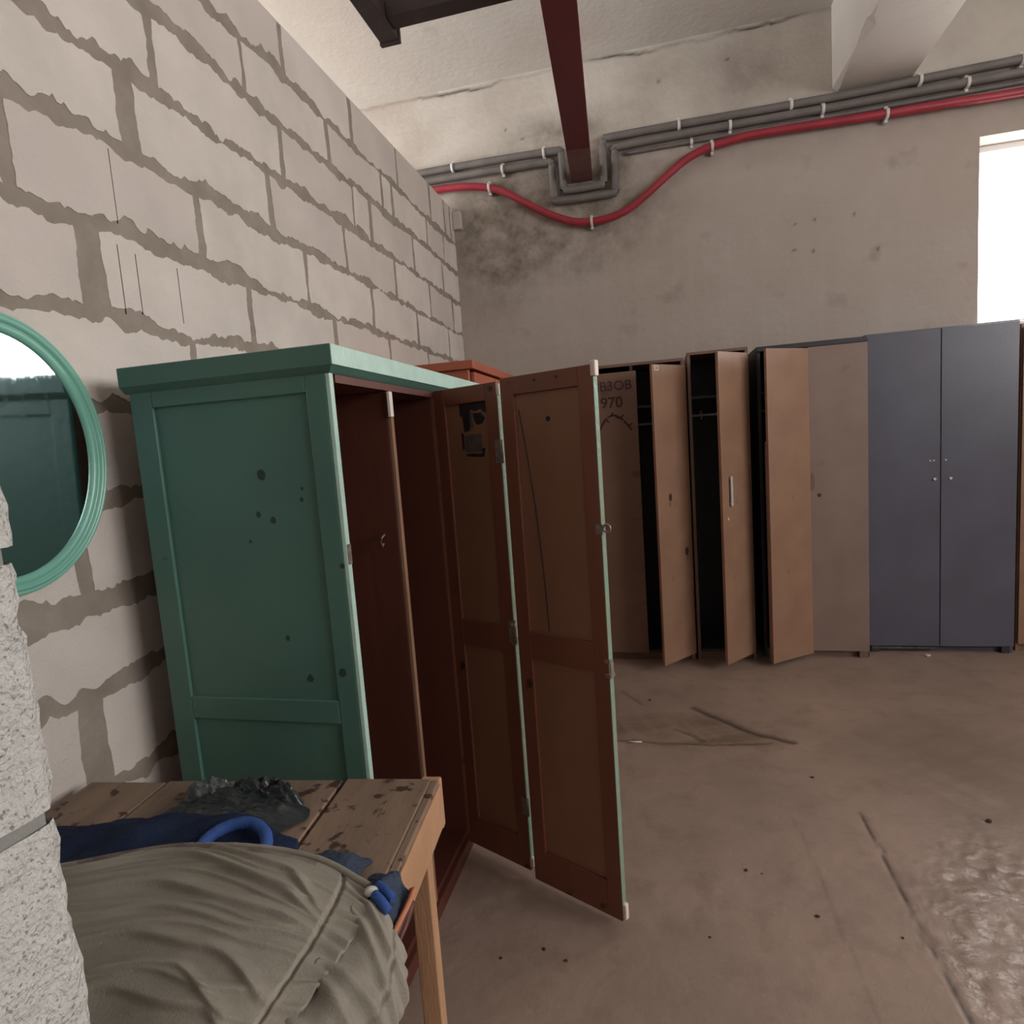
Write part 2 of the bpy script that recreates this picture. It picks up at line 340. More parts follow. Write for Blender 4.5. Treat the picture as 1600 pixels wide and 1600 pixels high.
bm = bmesh.new(); bm.from_mesh(wf.data)
for f in bm.faces: pass
for lo, hi in (((FW[0], YW+.012, 0), (4.6, YW+.25, FW[2])), ((FW[0], YW+.012, FW[3]), (4.6, YW+.25, CZ)), ((FW[1], YW+.012, FW[2]), (4.6, YW+.25, FW[3])), ((-5, YW+.05, 0), (FW[0], YW+.25, CZ)), ((FW[0]-.02, YW+.004, FW[2]), (FW[0], YW+.25, FW[3]))):
    box(bm, lo, hi)
bm.to_mesh(wf.data); bm.free(); tag(wf, kind='structure')
# right and back walls, outer wall of the bay to the left, ceiling
bm = bmesh.new()
for lo, hi in (((4.6, -3.2, 0), (4.85, YW+.25, RW[2])), ((4.6, -3.2, RW[3]), (4.85, YW+.25, CZ)), ((4.6, -3.2, RW[2]), (4.85, RW[0], RW[3])), ((4.6, RW[1], RW[2]), (4.85, YW+.25, RW[3]))): box(bm, lo, hi)
tag(obj('wall_right', bm, 'side_wall'), kind='structure')
tag(obj('wall_back', bx((-5, -3.2, 0), (4.6, -3.0, CZ)), 'side_wall'), kind='structure')
bm = bmesh.new()
for lo, hi in (((-5.25, -3.2, 0), (-5, YW+.25, LW[2])), ((-5.25, -3.2, LW[3]), (-5, YW+.25, CZ)), ((-5.25, -3.2, LW[2]), (-5, LW[0], LW[3])), ((-5.25, LW[1], LW[2]), (-5, YW+.25, LW[3]))): box(bm, lo, hi)
tag(obj('wall_outer_left', bm, 'side_wall'), kind='structure')
tag(obj('ceiling', bx((-5.25, -3.2, CZ), (4.85, YW+.25, CZ+.2)), 'ceil'), kind='structure')
# concrete beam under the ceiling, its lower left arris broken
bm = bmesh.new(); n = 90; top = []; lo_ = []; li = []
for i in range(n+1):
    y = -3+(YW+3)*i/n
    chip = max(0, nz((y*3.1, 5, 2))-.12)*.09+abs(nz((y*11, 1, 4)))*.012
    if y > 4.2: chip += (y-4.2)*.05
    top.append((1.19, y, CZ)); lo_.append((1.19, y, 3.615+chip)); li.append((1.19+chip*1.2, y, 3.615))
V = lambda L_: [bm.verts.new(p) for p in L_]
a, b_, c = V(top), V(lo_), V(li); d = V([(1.645, p[1], 3.615) for p in top]); e = V([(1.645, p[1], CZ) for p in top])
for i in range(n):
    for p, q in ((a, b_), (b_, c), (c, d), (d, e)): bm.faces.new((p[i], p[i+1], q[i+1], q[i]))
tag(obj('ceiling_beam', bm, 'ceil'), kind='structure'); D.objects['ceiling_beam'].name = 'trim_1'

# block wall on the left: mortar sheet with every block face standing a few millimetres off it
ROWZ = [(-.06, -.06), (.18, .18), (.43, .43), (.675, .675), (.94, .93), (1.16, 1.15), (1.44, 1.43), (1.68, 1.66), (1.915, 1.90), (2.162, 2.132), (2.415, 2.355), (2.65, 2.59), (2.885, 2.82), (3.095, 3.03), (3.30, 3.27)]
JOINT = {13: [2.468, 3.061, 3.632, 4.174, 4.468, 4.60], 12: [1.6, 2.188, 2.803, 3.381, 3.52, 4.069, 4.4], 11: [1.1, 1.724, 2.398, 3.004, 3.199, 3.788, 4.327],
         10: [1.0, 1.60, 2.275, 2.88, 3.466, 4.027, 4.5], 9: [.62, 1.214, 1.849, 2.49, 3.122, 3.75, 4.35], 8: [.8, 1.407, 2.069, 2.70, 3.3, 3.9, 4.45], 7: [.55, 1.12, 1.75], 6: [.9, 1.52], 5: [.60, 1.25, 1.9], 4: [.95, 1.6], 3: [.55, 1.217, 1.85], 2: [.9, 1.52], 1: [.6, 1.2], 0: [.9, 1.5]}
WIDEJ = {(3, 1.217): .075, (8, 1.407): .085, (10, 1.60): .07, (11, 1.724): .04, (10, 2.275): .035, (12, 2.188): .02}
def block_wall():
    bm = bmesh.new()
    # mortar body
    y0, y1 = -3.0, YW
    box(bm, (XL-.20, y0, 0), (XL, y1, 3.285), 0)
    for r in range(14):
        js = list(JOINT.get(r, []))
        while js[0] > y0+.6: js.insert(0, js[0]-.63-.03*random.random())
        while js[-1] < y1-.7: js.append(js[-1]+.62+.03*random.random())
        js = [y0-.3]+js+[y1+.02]
        for k in range(len(js)-1):
            a, c = js[k], js[k+1]
            ja = WIDEJ.get((r, a), .022+.02*random.random())*.5; jc = WIDEJ.get((r, c), .022+.02*random.random())*.5
            a2, c2 = max(a+ja, y0), min(c-jc, y1-.005)
            if c2-a2 < .03: continue
            zt = lambda y, i: ROWZ[i][0]+(ROWZ[i][1]-ROWZ[i][0])*max(0, min(1, (y-1.3)/3.3))
            near = max(0, min(1, (3.2-(a2+c2)/2)/2.2))
            g = .016+.011*near+(.008 if r in (4, 5) else 0)
            sd = random.random()*50; ah = (.021+.012*near); mi = 1+(random.random() < .5); off = .0012+.0012*random.random()
            fr = lambda y, z, q: 1.2*nz((y*4.5+sd, z*4.5+q, sd))+1.0*nz((y*15+sd, z*15+q, sd))+.5*nz((y*42+sd, z*42+q, sd))+.32*nz((y*110+sd, z*110+q, sd))
            nu = max(4, int((c2-a2)/(.010 if near > .3 else .014))); nv = 14; V_ = []
            bot = []; topz = []
            for i in range(nu+1):
                y = a2+(c2-a2)*i/nu
                edge_ = min(1, i/nu*9, (nu-i)/nu*9)
                bot.append(zt(y, r)+g+ah*fr(y, zt(y, r), 3)*(.4+.6*edge_)); topz.append((zt(y, r+1)-g+ah*.75*fr(y, zt(y, r+1), 8)*(.4+.6*edge_)) if r < 13 else 3.286)
            for k2 in range(nv+1):
                v = k2/nv; z0_ = zt(a2, r)+(zt(a2, r+1)-zt(a2, r))*v
                dl = .007*fr(a2, z0_, 1); dr_ = .007*fr(c2, z0_, 2)
                row = []
                for i in range(nu+1):
                    u = i/nu; y = a2+(c2-a2)*u; w0 = max(0, 1-u*4); w1 = max(0, 1-(1-u)*4)
                    z = bot[i]+(topz[i]-bot[i])*v
                    row.append(bm.verts.new((XL+off, min(max(y+dl*w0+dr_*w1, y0), y1-.002), z)))
                V_.append(row)
            for k2 in range(nv):
                for i in range(nu): bm.faces.new((V_[k2][i], V_[k2][i+1], V_[k2+1][i+1], V_[k2+1][i])).material_index = mi
            ring = V_[0][:]+[V_[k2][nu] for k2 in range(1, nv+1)]+V_[nv][::-1][1:]+[V_[k2][0] for k2 in range(nv-1, 0, -1)]
            rb = [bm.verts.new((XL-.001, v.co.y, v.co.z)) for v in ring]
            for i in range(len(ring)): bm.faces.new((ring[i], rb[i], rb[(i+1) % len(ring)], ring[(i+1) % len(ring)])).material_index = mi
    # hairline cracks across block faces
    for y, z0, z1 in ((1.514, 2.19, 2.39), (1.50, 1.94, 2.13), (1.56, 1.95, 2.12), (1.72, 1.95, 2.12)):
        box(bm, (XL, y-.0010, z0), (XL+.0030, y+.0005, z1), 3)
    return obj('wall_left', bm, ['mortar', 'block', 'block2', 'crumb'])
tag(block_wall(), kind='structure')
# end of the partition wall right beside the camera: rough sawn block with one bed joint
bm = bmesh.new()
def rough_block(z0, z1, seed):
    nyy, nzz = 40, max(4, int((z1-z0)/.012)); vs = []
    for j in range(nzz+1):
        row = []
        for i in range(nyy+1):
            y = .02+.43*i/nyy; z = z0+(z1-z0)*j/nzz
            if i == nyy: y += .007*nz((z*22, seed, 1))+.005*nz((z*70, seed, 3))
            row.append(bm.verts.new((-.594+.0035*nz((y*60, z*60, seed))+.004*nz((y*14, z*14, seed))+(-.006 if i == nyy else 0), y, z)))
        vs.append(row)
    for j in range(nzz):
        for i in range(nyy): bm.faces.new((vs[j][i], vs[j][i+1], vs[j+1][i+1], vs[j+1][i]))
    # far face, running back to the block wall
    b0 = [bm.verts.new((-1.449, .435, vs[j][nyy].co.z)) for j in range(nzz+1)]
    for j in range(nzz): bm.faces.new((vs[j][nyy], b0[j], b0[j+1], vs[j+1][nyy]))
zz = [0, .195, .435, .675, .915, 1.172, 1.43, 1.66, 1.91, 2.16, 2.41, 2.65, 2.89, 3.28]
for k in range(len(zz)-1): rough_block(zz[k]+(.008 if k else 0), zz[k+1]-.008, k*3.7)
nf = len(bm.faces)
box(bm, (-1.449, .02, 0), (-.600, .440, 3.28), 1)
tag(obj('wall_partition', bm, ['rough_block', 'grey_mortar']), kind='structure')
# pale plaster pad at the head of the corner, beside the end of the block wall
bm = bmesh.new()
box(bm, (XL+.003, 4.655, 3.13), (XL+.07, YW+.002, 3.26))
o = tag(obj('trim_2', bm, 'side_wall', bevel=.006), kind='structure')

# windows
def window(n, kind):
    root = D.objects.new('window_%d' % n, None); COL.objects.link(root); tag(root, kind='structure')
    if kind == 'far':
        x0, x1, z0, z1 = FW; y = YW+.18
        bm = bmesh.new(); t_ = .04
        for lo, hi in (((x0, y, z0), (x1, y+.06, z0+t_)), ((x0, y, z1-t_), (x1, y+.06, z1)), ((x0, y, z0+t_), (x0+t_, y+.06, z1-t_)), ((x1-t_, y, z0+t_), (x1, y+.06, z1-t_)), ((x0+.92, y, z0+t_), (x0+.97, y+.06, z1-t_))): box(bm, lo, hi)
        obj('window_frame', bm, 'frame_white', root, bevel=.004)
        obj('window_sill', bx((x0-.0, YW-.03, z0-.03), (x1+.03, YW+.11, z0)), 'frame_white', root, bevel=.004)
        obj('glass_pane', bx((x0+t_*.5, y+.028, z0+t_*.5), (x1-t_*.5, y+.032, z1-t_*.5)), 'glass', root)
    else:
        (ya, yb, z0, z1), x = (RW, 4.72) if kind == 'right' else (LW, -5.12)
        bm = bmesh.new(); t_ = .06; s = .03
        parts = [((ya, z0), (yb, z0+t_)), ((ya, z1-t_), (yb, z1)), ((ya, z0+t_), (ya+t_, z1-t_)), ((yb-t_, z0+t_), (yb, z1-t_))]
        k = 3
        for i in range(1, k): yy = ya+(yb-ya)*i/k; parts.append(((yy-.03, z0+t_), (yy+.03, z1-t_)))
        for a, c in parts: box(bm, (x-s, a[0], a[1]), (x+s, c[0], c[1]))
        obj('window_frame', bm, 'frame_white', root, bevel=.004)
        obj('glass_pane', bx((x-.002, ya+t_*.5, z0+t_*.5), (x+.002, yb-t_*.5, z1-t_*.5)), 'glass', root)
window(1, 'far'); window(2, 'right'); window(3, 'left')

# ------------------------------------------------------------------ things under the ceiling
# red rolled-steel beam running into the far wall
t = thing('steel_beam', 'dark red painted steel beam running under the ceiling into the far wall', 'beam', (-.455, 4.6, 3.33))
bm = bmesh.new(); Lb = -7.2
prof = [(-.075, 0), (.075, 0), (.075, .07), (-.075, .07)]
def extr(bm, prof, ya, yb, n=1, xo=0, zo=0, jit=0, mi=0):
    rings = []
    for i in range(n+1):
        y = ya+(yb-ya)*i/n; rings.append([bm.verts.new((px+xo+(jit*nz((y*9, k, 1)) if px > .05 and pz < .02 else 0), y, pz+zo)) for k, (px, pz) in enumerate(prof)])
    for i in range(n):
        for k in range(len(prof)): bm.faces.new((rings[i][k], rings[i][(k+1) % len(prof)], rings[i+1][(k+1) % len(prof)], rings[i+1][k])).material_index = mi
    bm.faces.new(rings[0][::-1]).material_index = mi; bm.faces.new(rings[-1]).material_index = mi
# the beam leans slightly across the room
def skew(bm):
    for v in bm.verts: v.co.x += -.02*(v.co.y)/1.0*.0
extr(bm, prof, Lb, -.42, 60, jit=.006)
obj('beam_bar', bm, 'red_paint', t)
bm = bmesh.new(); extr(bm, prof, -.42, .095, 2); obj('dusty_beam_end', bm, 'red_dusty', t, label='beam end by the wall dulled with dust')
t.rotation_euler = (0, 0, .068)
# dark square-tube frame
t = thing('steel_frame', 'blackish square steel tube frame hanging under the ceiling above the block wall', 'frame', (-1.145, 2.94, 3.40))
bm = bx((-.045, -4.5, 0), (.045, 0, .09)); obj('long_tube', bm, 'steel_dark', t, bevel=.004)
bm = bx((.045, -.155, .015), (.62, -.065, .115)); obj('cross_tube', bm, 'steel_dark', t, bevel=.004)
bm = bx((-.05, -.02, -.006), (.05, .004, .085)); obj('end_plate', bm, 'steel_dark', t, bevel=.002)
for yy in (-.6, -2.6): obj('hanger_rod', cyl(bmesh.new(), (0, yy, .09), (0, yy, CZ-3.40), .012), 'steel_dark', t)
# conduits on the far wall
def clipm(c, r, ang=0):
    bm = bmesh.new(); x, y, z = c
    tube(bm, [(x-.009, y, z), (x+.009, y, z)], r+.007, 14)
    box(bm, (x-.009, y+.01, z-r-.022), (x+.009, YW-.003, z+r+.022))
    return bm
def conduit(name, label, pts, r, clips, mat='conduit', corr=0, smoothn=8, grp=None, y=4.655):
    t = thing(name, label, 'conduit', (pts[0][0], y, pts[0][1]), 0, grp); ox, oz = pts[0]
    P = [(p[0], 0, p[1]) for p in pts]
    sp = spline(P, smoothn) if smoothn else P
    if corr:
        # resample finely for the corrugation
        out = []; 
        for a, c in zip(sp[:-1], sp[1:]):
            n_ = max(1, int((Vector(c)-Vector(a)).length/.012))
            out += [Vector(a).lerp(Vector(c), i/n_) for i in range(n_)]
        sp = out+[sp[-1]]
    bm = tube(bmesh.new(), [Vector(p)-Vector((ox, 0, oz)) for p in sp], r, 12, rfun=(lambda i: r*(1+.06*(i % 2))) if corr else None)
    obj('pipe', bm, mat, t)
    for (cx, cz) in clips:
        obj('clip', _shift(clipm((cx, y, cz), r), (-ox, -y, -oz)), 'clip', t)
    return t
def _shift(bm, d):
    for v in bm.verts: v.co += Vector(d)
    return bm
def zat(pts, x):
    for a, c in zip(pts[:-1], pts[1:]):
        if a[0] <= x <= c[0] and c[0] > a[0]: return a[1]+(c[1]-a[1])*(x-a[0])/(c[0]-a[0])
    return pts[-1][1]
c1 = [(-4.9, 3.57), (-1.9, 3.572), (-1.1, 3.567), (-.66, 3.555), (-.600, 3.545), (-.595, 3.50), (-.590, 3.30), (-.575, 3.275), (-.32, 3.272), (-.305, 3.29), (-.300, 3.50), (-.290, 3.565), (-.24, 3.578), (.4, 3.575), (1.2, 3.568), (2.3, 3.585), (4.55, 3.585)]
conduit('cable_conduit', 'dusty grey conduit, uppermost of the pipes clipped along the far wall', c1, .026, [(x, zat(c1, x)) for x in (-1.41, -.72, .22, .93, 1.68, 2.23)], grp=None, smoothn=4)
c2 = [(-4.9, 3.52), (-1.6, 3.505), (-1.0, 3.493), (-.72, 3.487), (-.672, 3.475), (-.668, 3.43), (-.665, 3.24), (-.655, 3.212), (-.60, 3.208), (-.25, 3.203), (-.228, 3.225), (-.222, 3.43), (-.215, 3.49), (-.17, 3.508), (.55, 3.512), (1.2, 3.508), (2.3, 3.51), (4.55, 3.51)]
conduit('cable_conduit', 'grey conduit, second from the top, looping lowest around the red beam end', c2, .026, [(x, zat(c2, x)) for x in (-1.03, .55, 1.12, 1.94)], smoothn=4)
c3 = [(-.14, 3.463), (.3, 3.463), (.8, 3.465), (1.6, 3.465), (4.55, 3.465)]
conduit('cable_conduit', 'thin grey conduit squeezed between two grey pipes and red hose on far wall', c3, .014, [(x, zat(c3, x)) for x in (.30,)], smoothn=3, y=4.680)
RH = [(-1.40, 3.425), (-1.133, 3.378), (-.99, 3.31), (-.879, 3.235), (-.76, 3.16), (-.651, 3.10), (-.53, 3.05), (-.401, 3.032), (-.27, 3.04), (-.152, 3.075), (-.04, 3.14), (.073, 3.22), (.16, 3.28), (.248, 3.337), (.34, 3.375), (.43, 3.397), (.55, 3.412), (.702, 3.424), (1.13, 3.416), (1.5, 3.408), (1.89, 3.402), (2.3, 3.395), (4.5, 3.39)]
RH = [(-4.9, 3.43), (-1.9, 3.43)]+RH
t = conduit('cable_hose', 'bright red corrugated hose sagging under the red beam end', RH, .026, [(-1.14, 3.382), (.43, 3.397), (1.49, 3.408), (-.405, 3.032)], mat='hose', corr=1, smoothn=4, y=4.65)

# ------------------------------------------------------------------ oval mirror on the block wall
t = thing('wall_mirror', 'oval mirror in a ribbed mint green frame on the block wall', 'mirror', (XL+.012, 1.080, 1.555))
t.rotation_euler = (0, math.radians(1.6), math.radians(-1.0))
def oval_ring(bm, prof, a, b_, n=96):
    rings = []
    for i in range(n):
        th = 2*PI*i/n; cy, cz = math.cos(th), math.sin(th); row = []
        for (o_, d_) in prof: # offset outward, depth (x)
            row.append(bm.verts.new((d_, (a+o_)*cy, (b_+o_)*cz)))
        rings.append(row)
    for i in range(n):
        for k in range(len(prof)-1):
            f = bm.faces.new((rings[i][k], rings[(i+1) % n][k], rings[(i+1) % n][k+1], rings[i][k+1])); f.smooth = True
    return bm
pr = [(-.006, .0), (-.006, .014), (0, .019), (.006, .021), (.011, .018), (.013, .0165), (.015, .021), (.019, .026), (.023, .026), (.026, .021), (.027, .019), (.029, .022), (.033, .023), (.036, .018), (.037, .008), (.037, 0)]
obj('mirror_frame', oval_ring(bmesh.new(), pr, .222, .283), 'mirror_frame', t)
bm = bmesh.new(); vs = [bm.verts.new((.010,   .220*math.cos(2*PI*i/96), .281*math.sin(2*PI*i/96))) for i in range(96)]; bm.faces.new(vs)
vb = [bm.verts.new((.002, v.co.y, v.co.z)) for v in vs]; bm.faces.new(vb[::-1])
for i in range(96): bm.faces.new((vs[i], vb[i], vb[(i+1) % 96], vs[(i+1) % 96]))
obj('mirror_glass', bm, 'mirror', t)

# ------------------------------------------------------------------ green wardrobe
GX = -.748; GY = 1.34; GB = -1.32; GL = 1.36; GH = 1.76
g = thing('wardrobe', 'tall green painted wooden wardrobe with folded-out brown-backed doors along the block wall', 'wardrobe', (GX, GY, 0))
def loc(x, y, z=0): return (x-GX, y-GY, z)
def gbox(x0, y0, z0, x1, y1, z1): return bx(loc(x0, y0, z0), loc(x1, y1, z1))
# framed side panel facing the camera
bm = bmesh.new()
for a in (((GB, GY, .02), (GB+.066, GY+.028, 1.70)), ((-.815, GY, .02), (GX-.012, GY+.028, 1.70)), ((GB+.066, GY, 1.655), (-.815, GY+.028, 1.70)), ((GB+.066, GY, .825), (-.815, GY+.028, .887)), ((GB+.066, GY, .02), (-.815, GY+.028, .14))): box(bm, loc(*a[0][:2], a[0][2]), loc(*a[1][:2], a[1][2]))
box(bm, loc(GB+.06, GY+.009, .13), loc(-.81, GY+.022, 1.67))
obj('side_panel', bm, 'green', g, bevel=.003)
for k, (mx_, mz_, mr_) in enumerate(((-.967, 1.466, .012), (-.988, 1.368, .007), (-.948, 1.352, .008), (-.858, 1.427, .004), (-.862, 1.40, .005), (-.765, 1.233, .006), (-.945, 1.047, .006), (-.893, .941, .009), (-.795, .962, .010), (-1.02, 1.30, .004))):
    bm = bmesh.new(); vs = [bm.verts.new(loc(mx_+mr_*(1+.4*nz((k, a, 1)))*math.cos(a), GY+(.0088 if mx_ < -.816 else -.0004), mz_+mr_*1.2*(1+.4*nz((k, a, 5)))*math.sin(a))) for a in np.linspace(0, 2*PI, 14)[:-1]]
    bm.faces.new(vs)
    obj('scuff_mark', bm, 'dark_mark', g, solid=.0003)
obj('front_post', gbox(GX-.012, GY, .02, GX, GY+.018, 1.70), 'green_lit', g, bevel=.002, label='front edge in green paint lightened for the window light')
obj('side_panel', gbox(GB, GY+GL-.03, .02, GX, GY+GL, 1.70), 'green', g, bevel=.003)
obj('back_panel', gbox(GB-.008, GY+.01, .02, GB, GY+GL-.01, 1.70), 'brown_paint', g)
obj('bottom_board', gbox(GB, GY+.03, .05, GX-.02, GY+GL-.03, .075), 'brown_paint', g)
obj('plinth', gbox(GX-.02, GY+.02, .0, GX-.004, GY+GL-.005, .052), 'brown_paint', g, bevel=.002)
obj('top_board', gbox(GB, GY+.03, 1.675, GX-.002, GY+GL-.03, 1.695), 'brown_paint', g)
# cornice with a chamfered underside
bm = bmesh.new(); ov = .018
def cornice(bm, x0, y0, x1, y1):
    levels = [(0, 1.695), (.006, 1.70), (ov, 1.712), (ov, GH-.002), (ov-.003, GH)]
    rings = [[bm.verts.new(loc(a, b_, z)) for a, b_ in ((x0, y0-o), (x1+o, y0-o), (x1+o, y1), (x0, y1))] for o, z in levels]
    for i in range(len(rings)-1):
        for k in range(4): bm.faces.new((rings[i][k], rings[i][(k+1) % 4], rings[i+1][(k+1) % 4], rings[i+1][k]))
    bm.faces.new(rings[0][::-1]); bm.faces.new(rings[-1])
cornice(bm, GB-.01, GY, GX, GY+GL)
obj('side_cornice', bm, 'green', g)
obj('cornice_front', gbox(GX+ov, GY-ov, 1.712, GX+ov+.003, GY+GL, GH-.001), 'green_lit', g, bevel=.001, label='front face of the top board, window light put into its pale green')  # thin facing whose pale colour carries the light from the far window
for yy in (1.668, 2.035, 2.37):
    obj('divider', gbox(GB, yy, .075, GX-.012, yy+.02, 1.675), 'brown_paint', g, bevel=.002)
    obj('divider_edge', gbox(GX-.012, yy, .075, GX, yy+.018, 1.675), 'brown_frame' if yy > 2 else 'chip', g, bevel=.002)
obj('catch_block', gbox(GX-.004, 1.655, 1.60, GX+.006, 1.676, 1.672), 'white', g, bevel=.002, label='pale wooden catch block at the head of the divider')
for yy in (1.50, 1.85, 2.2):
    obj('hat_shelf', gbox(GB, yy-.155, 1.40, GX-.12, yy+.155, 1.418), 'brown_paint', g) if yy > 2 else None
obj('hook', tube(bmesh.new(), [loc(-.80, 1.660, 1.26), loc(-.80, 1.64, 1.255), loc(-.80, 1.632, 1.24), loc(-.80, 1.64, 1.228), loc(-.80, 1.648, 1.235)], .003, 8), 'rust', g)
obj('keyhole_plate', gbox(GX-.0005, GY+.001, 1.235, GX+.002, GY+.017, 1.285), 'rust', g)
# a folding door of two framed leaves; local frame: x along the leaf, y = 0 inner face, y>0 towards the outer face
def leaf(p0, p1, zb, zt_, name='door', midz=(.81, .90), stile=.05, split=None, trim='green_strip'):
    p0, p1 = Vector((*p0, 0)), Vector((*p1, 0)); d = p1-p0; w = d.length; ang = math.atan2(d.y, d.x)
    root = D.objects.new(name, None); COL.objects.link(root); root.parent = g; root.location = loc(p0.x, p0.y, 0); root.rotation_euler = (0, 0, ang)
    th = .022
    def fr(lo, hi):
        bm2 = bmesh.new(); fs = box(bm2, lo, hi); return bm2
    bm = bmesh.new()
    def add(lo, hi, inner=0):
        fs = box(bm, lo, hi)
        for f in fs:
            f.normal_update()
            c = f.calc_center_median()
            if c.y > hi[1]-1e-4: f.material_index = 2          # outer face: green
            elif abs(c.y-lo[1]) < 1e-4: f.material_index = inner
            else: f.material_index = inner
    sL, sR = stile, stile
    add((0, 0, zb), (sL, th, zt_)); add((w-sR, 0, zb), (w-.003, th, zt_))
    add((sL, 0, zt_-.055), (w-sR, th, zt_)); add((sL, 0, midz[0]), (w-sR, th, midz[1])); add((sL, 0, zb), (w-sR, th, zb+.115))
    mesh = obj('leaf_frame', bm, ['brown_frame', 'green_lit', 'green'], root, bevel=.002)
    bm = bmesh.new()
    for za, zc in ((midz[1], zt_-.055), (zb+.115, midz[0])):
        fs = box(bm, (sL-.004, .009, za-.004), (w-sR+.004, .015, zc+.004))
        for f in fs:
            if f.calc_center_median().y > .0149: f.material_index = 1
    obj('leaf_panel', bm, ['brown_panel', 'green'], root)
    obj('edge_strip', bx((w-.003, 0, zb+.03), (w, th-.001, zt_-.02)), trim, root, bevel=.001)
    return root, w
d1, w1 = leaf((-.752, 2.036), (-.492, 1.911), .035, 1.697, stile=.052)
d2, w2 = leaf((-.476, 1.889), (-.171, 1.741), .025, 1.702, stile=.052)
d1['label'] = 'inner leaf of the folding door with a torn sticker'; d2['label'] = 'outer leaf of the folding door with a hasp'
# hardware on the leaf edges
def hinge(root, x, z, h=.075):
    bm = cyl(bmesh.new(), (x+.004, -.002, z-h/2), (x+.004, -.002, z+h/2), .005, 10); box(bm, (x-.022, -.0025, z-h/2), (x+.002, -.0005, z+h/2))
    obj('hinge', bm, 'rust', root)
hinge(d1, w1, 1.477); hinge(d1, w1, .885); hinge(d1, w1, .27, .06)
bm = bmesh.new(); box(bm, (w1-.012, -.004, .84), (w1+.006, .02, .862)); obj('lock_plate', bm, 'rust', d1)
obj('latch_tab', bx((w1-.006, -.006, .905), (w1+.009, .01, .915)), 'white', d1)
obj('end_cap', bx((w1-.004, -.002, .05), (w1+.008, .012, .085)), 'white', d1, bevel=.003)
obj('end_cap', bx((w1-.002, -.003, 1.655), (w1+.006, .010, 1.69)), 'white', d1, bevel=.002)
obj('bolt_head', cyl(bmesh.new(), (w1-.028, -.004, 1.679), (w1-.028, .001, 1.679), .008), 'steel_dark', d1)
obj('end_cap', bx((w2-.008, -.004, 1.668), (w2+.010, .016, 1.712)), 'white', d2, bevel=.004)
obj('end_cap', bx((w2-.002, -.002, .035), (w2+.012, .016, .085)), 'white', d2, bevel=.004)
bm = bmesh.new()
box(bm, (w2-.018, -.004, 1.225), (w2+.004, .000, 1.255)); tube(bm, [(w2+.016+.011*math.cos(a), .001, 1.243+.011*math.sin(a)) for a in np.linspace(0, 2*PI, 20)], .0035, 8, cap=False)
box(bm, (w2-.002, -.003, 1.236), (w2+.008, .003, 1.25))
obj('hasp', bm, 'rust', d2)
bm = bmesh.new(); box(bm, (w2-.014, -.003, .800), (w2+.005, .021, .812)); box(bm, (w2-.014, -.003, .845), (w2+.005, .008, .855)); box(bm, (w2-.006, .002, .812), (w2+.0035, .018, .845)); obj('lock_plate', bm, 'rust', d2)
for (xx, zz_) in ((.085, 1.682), (.165, 1.682)):
    obj('screw_head', cyl(bmesh.new(), (xx*1.0+.05, -.002, zz_), (xx+.05, .001, zz_), .005, 12), 'steel_dark', d2)
obj('knob_hole', cyl(bmesh.new(), (.17, .0075, 1.565), (.17, .0095, 1.565), .008, 14), 'sticker', d2)
# crack of the warped plywood panel
bm = bmesh.new(); pp = [(.062, 1.60), (.075, 1.52), (.088, 1.42), (.102, 1.30), (.113, 1.16), (.120, 1.02), (.124, .91)]
tube(bm, spline([(x, .0085, z) for x, z in pp], 6), .0022, 6); obj('panel_crack', bm, 'sticker', d2)
# torn sticker remains on the inner leaf
def blob(bm, pts, y, t_=.001):
    vs = [bm.verts.new((x, y, z)) for x, z in pts]; vb = [bm.verts.new((x, y+t_, z)) for x, z in pts]
    bm.faces.new(vs[::-1]); bm.faces.new(vb)
    for i in range(len(vs)): bm.faces.new((vs[i], vs[(i+1) % len(vs)], vb[(i+1) % len(vs)], vb[i]))
def jag(pts, amp=.003, n=5, seed=0):
    out = []
    for i, (a, c) in enumerate(zip(pts, pts[1:]+pts[:1])):
        for k in range(n):
            t_ = k/n; x = a[0]+(c[0]-a[0])*t_; z = a[1]+(c[1]-a[1])*t_
            out.append((x+amp*nz((x*90, z*90, seed)), z+amp*nz((x*90, z*90, seed+5))))
    return out
bm = bmesh.new()
blob(bm, jag([(.112, 1.640), (.228, 1.645), (.232, 1.60), (.205, 1.618), (.178, 1.614), (.160, 1.62), (.152, 1.55), (.128, 1.55), (.122, 1.60), (.112, 1.60)], .003, 4, 1), .0078)
blob(bm, jag([(.172, 1.607), (.205, 1.607), (.222, 1.59), (.212, 1.57), (.188, 1.568), (.176, 1.585)], .003, 4, 2), .0078)
blob(bm, jag([(.113, 1.545), (.123, 1.545), (.124, 1.49), (.114, 1.49)], .002, 3, 3), .0078)
blob(bm, jag([(.130, 1.468), (.208, 1.462), (.214, 1.492), (.203, 1.492), (.2, 1.474), (.13, 1.476)], .002, 4, 4), .0078)
obj('torn_sticker', bm, 'sticker', d1)
bm = bmesh.new(); blob(bm, jag([(.128, 1.535), (.200, 1.54), (.202, 1.48), (.128, 1.48)], .004, 5, 6), .0082); blob(bm, jag([(.153, 1.612), (.17, 1.61), (.17, 1.56), (.155, 1.56)], .003, 4, 7), .0082)
obj('sticker_residue', bm, 'sticker2', d1)

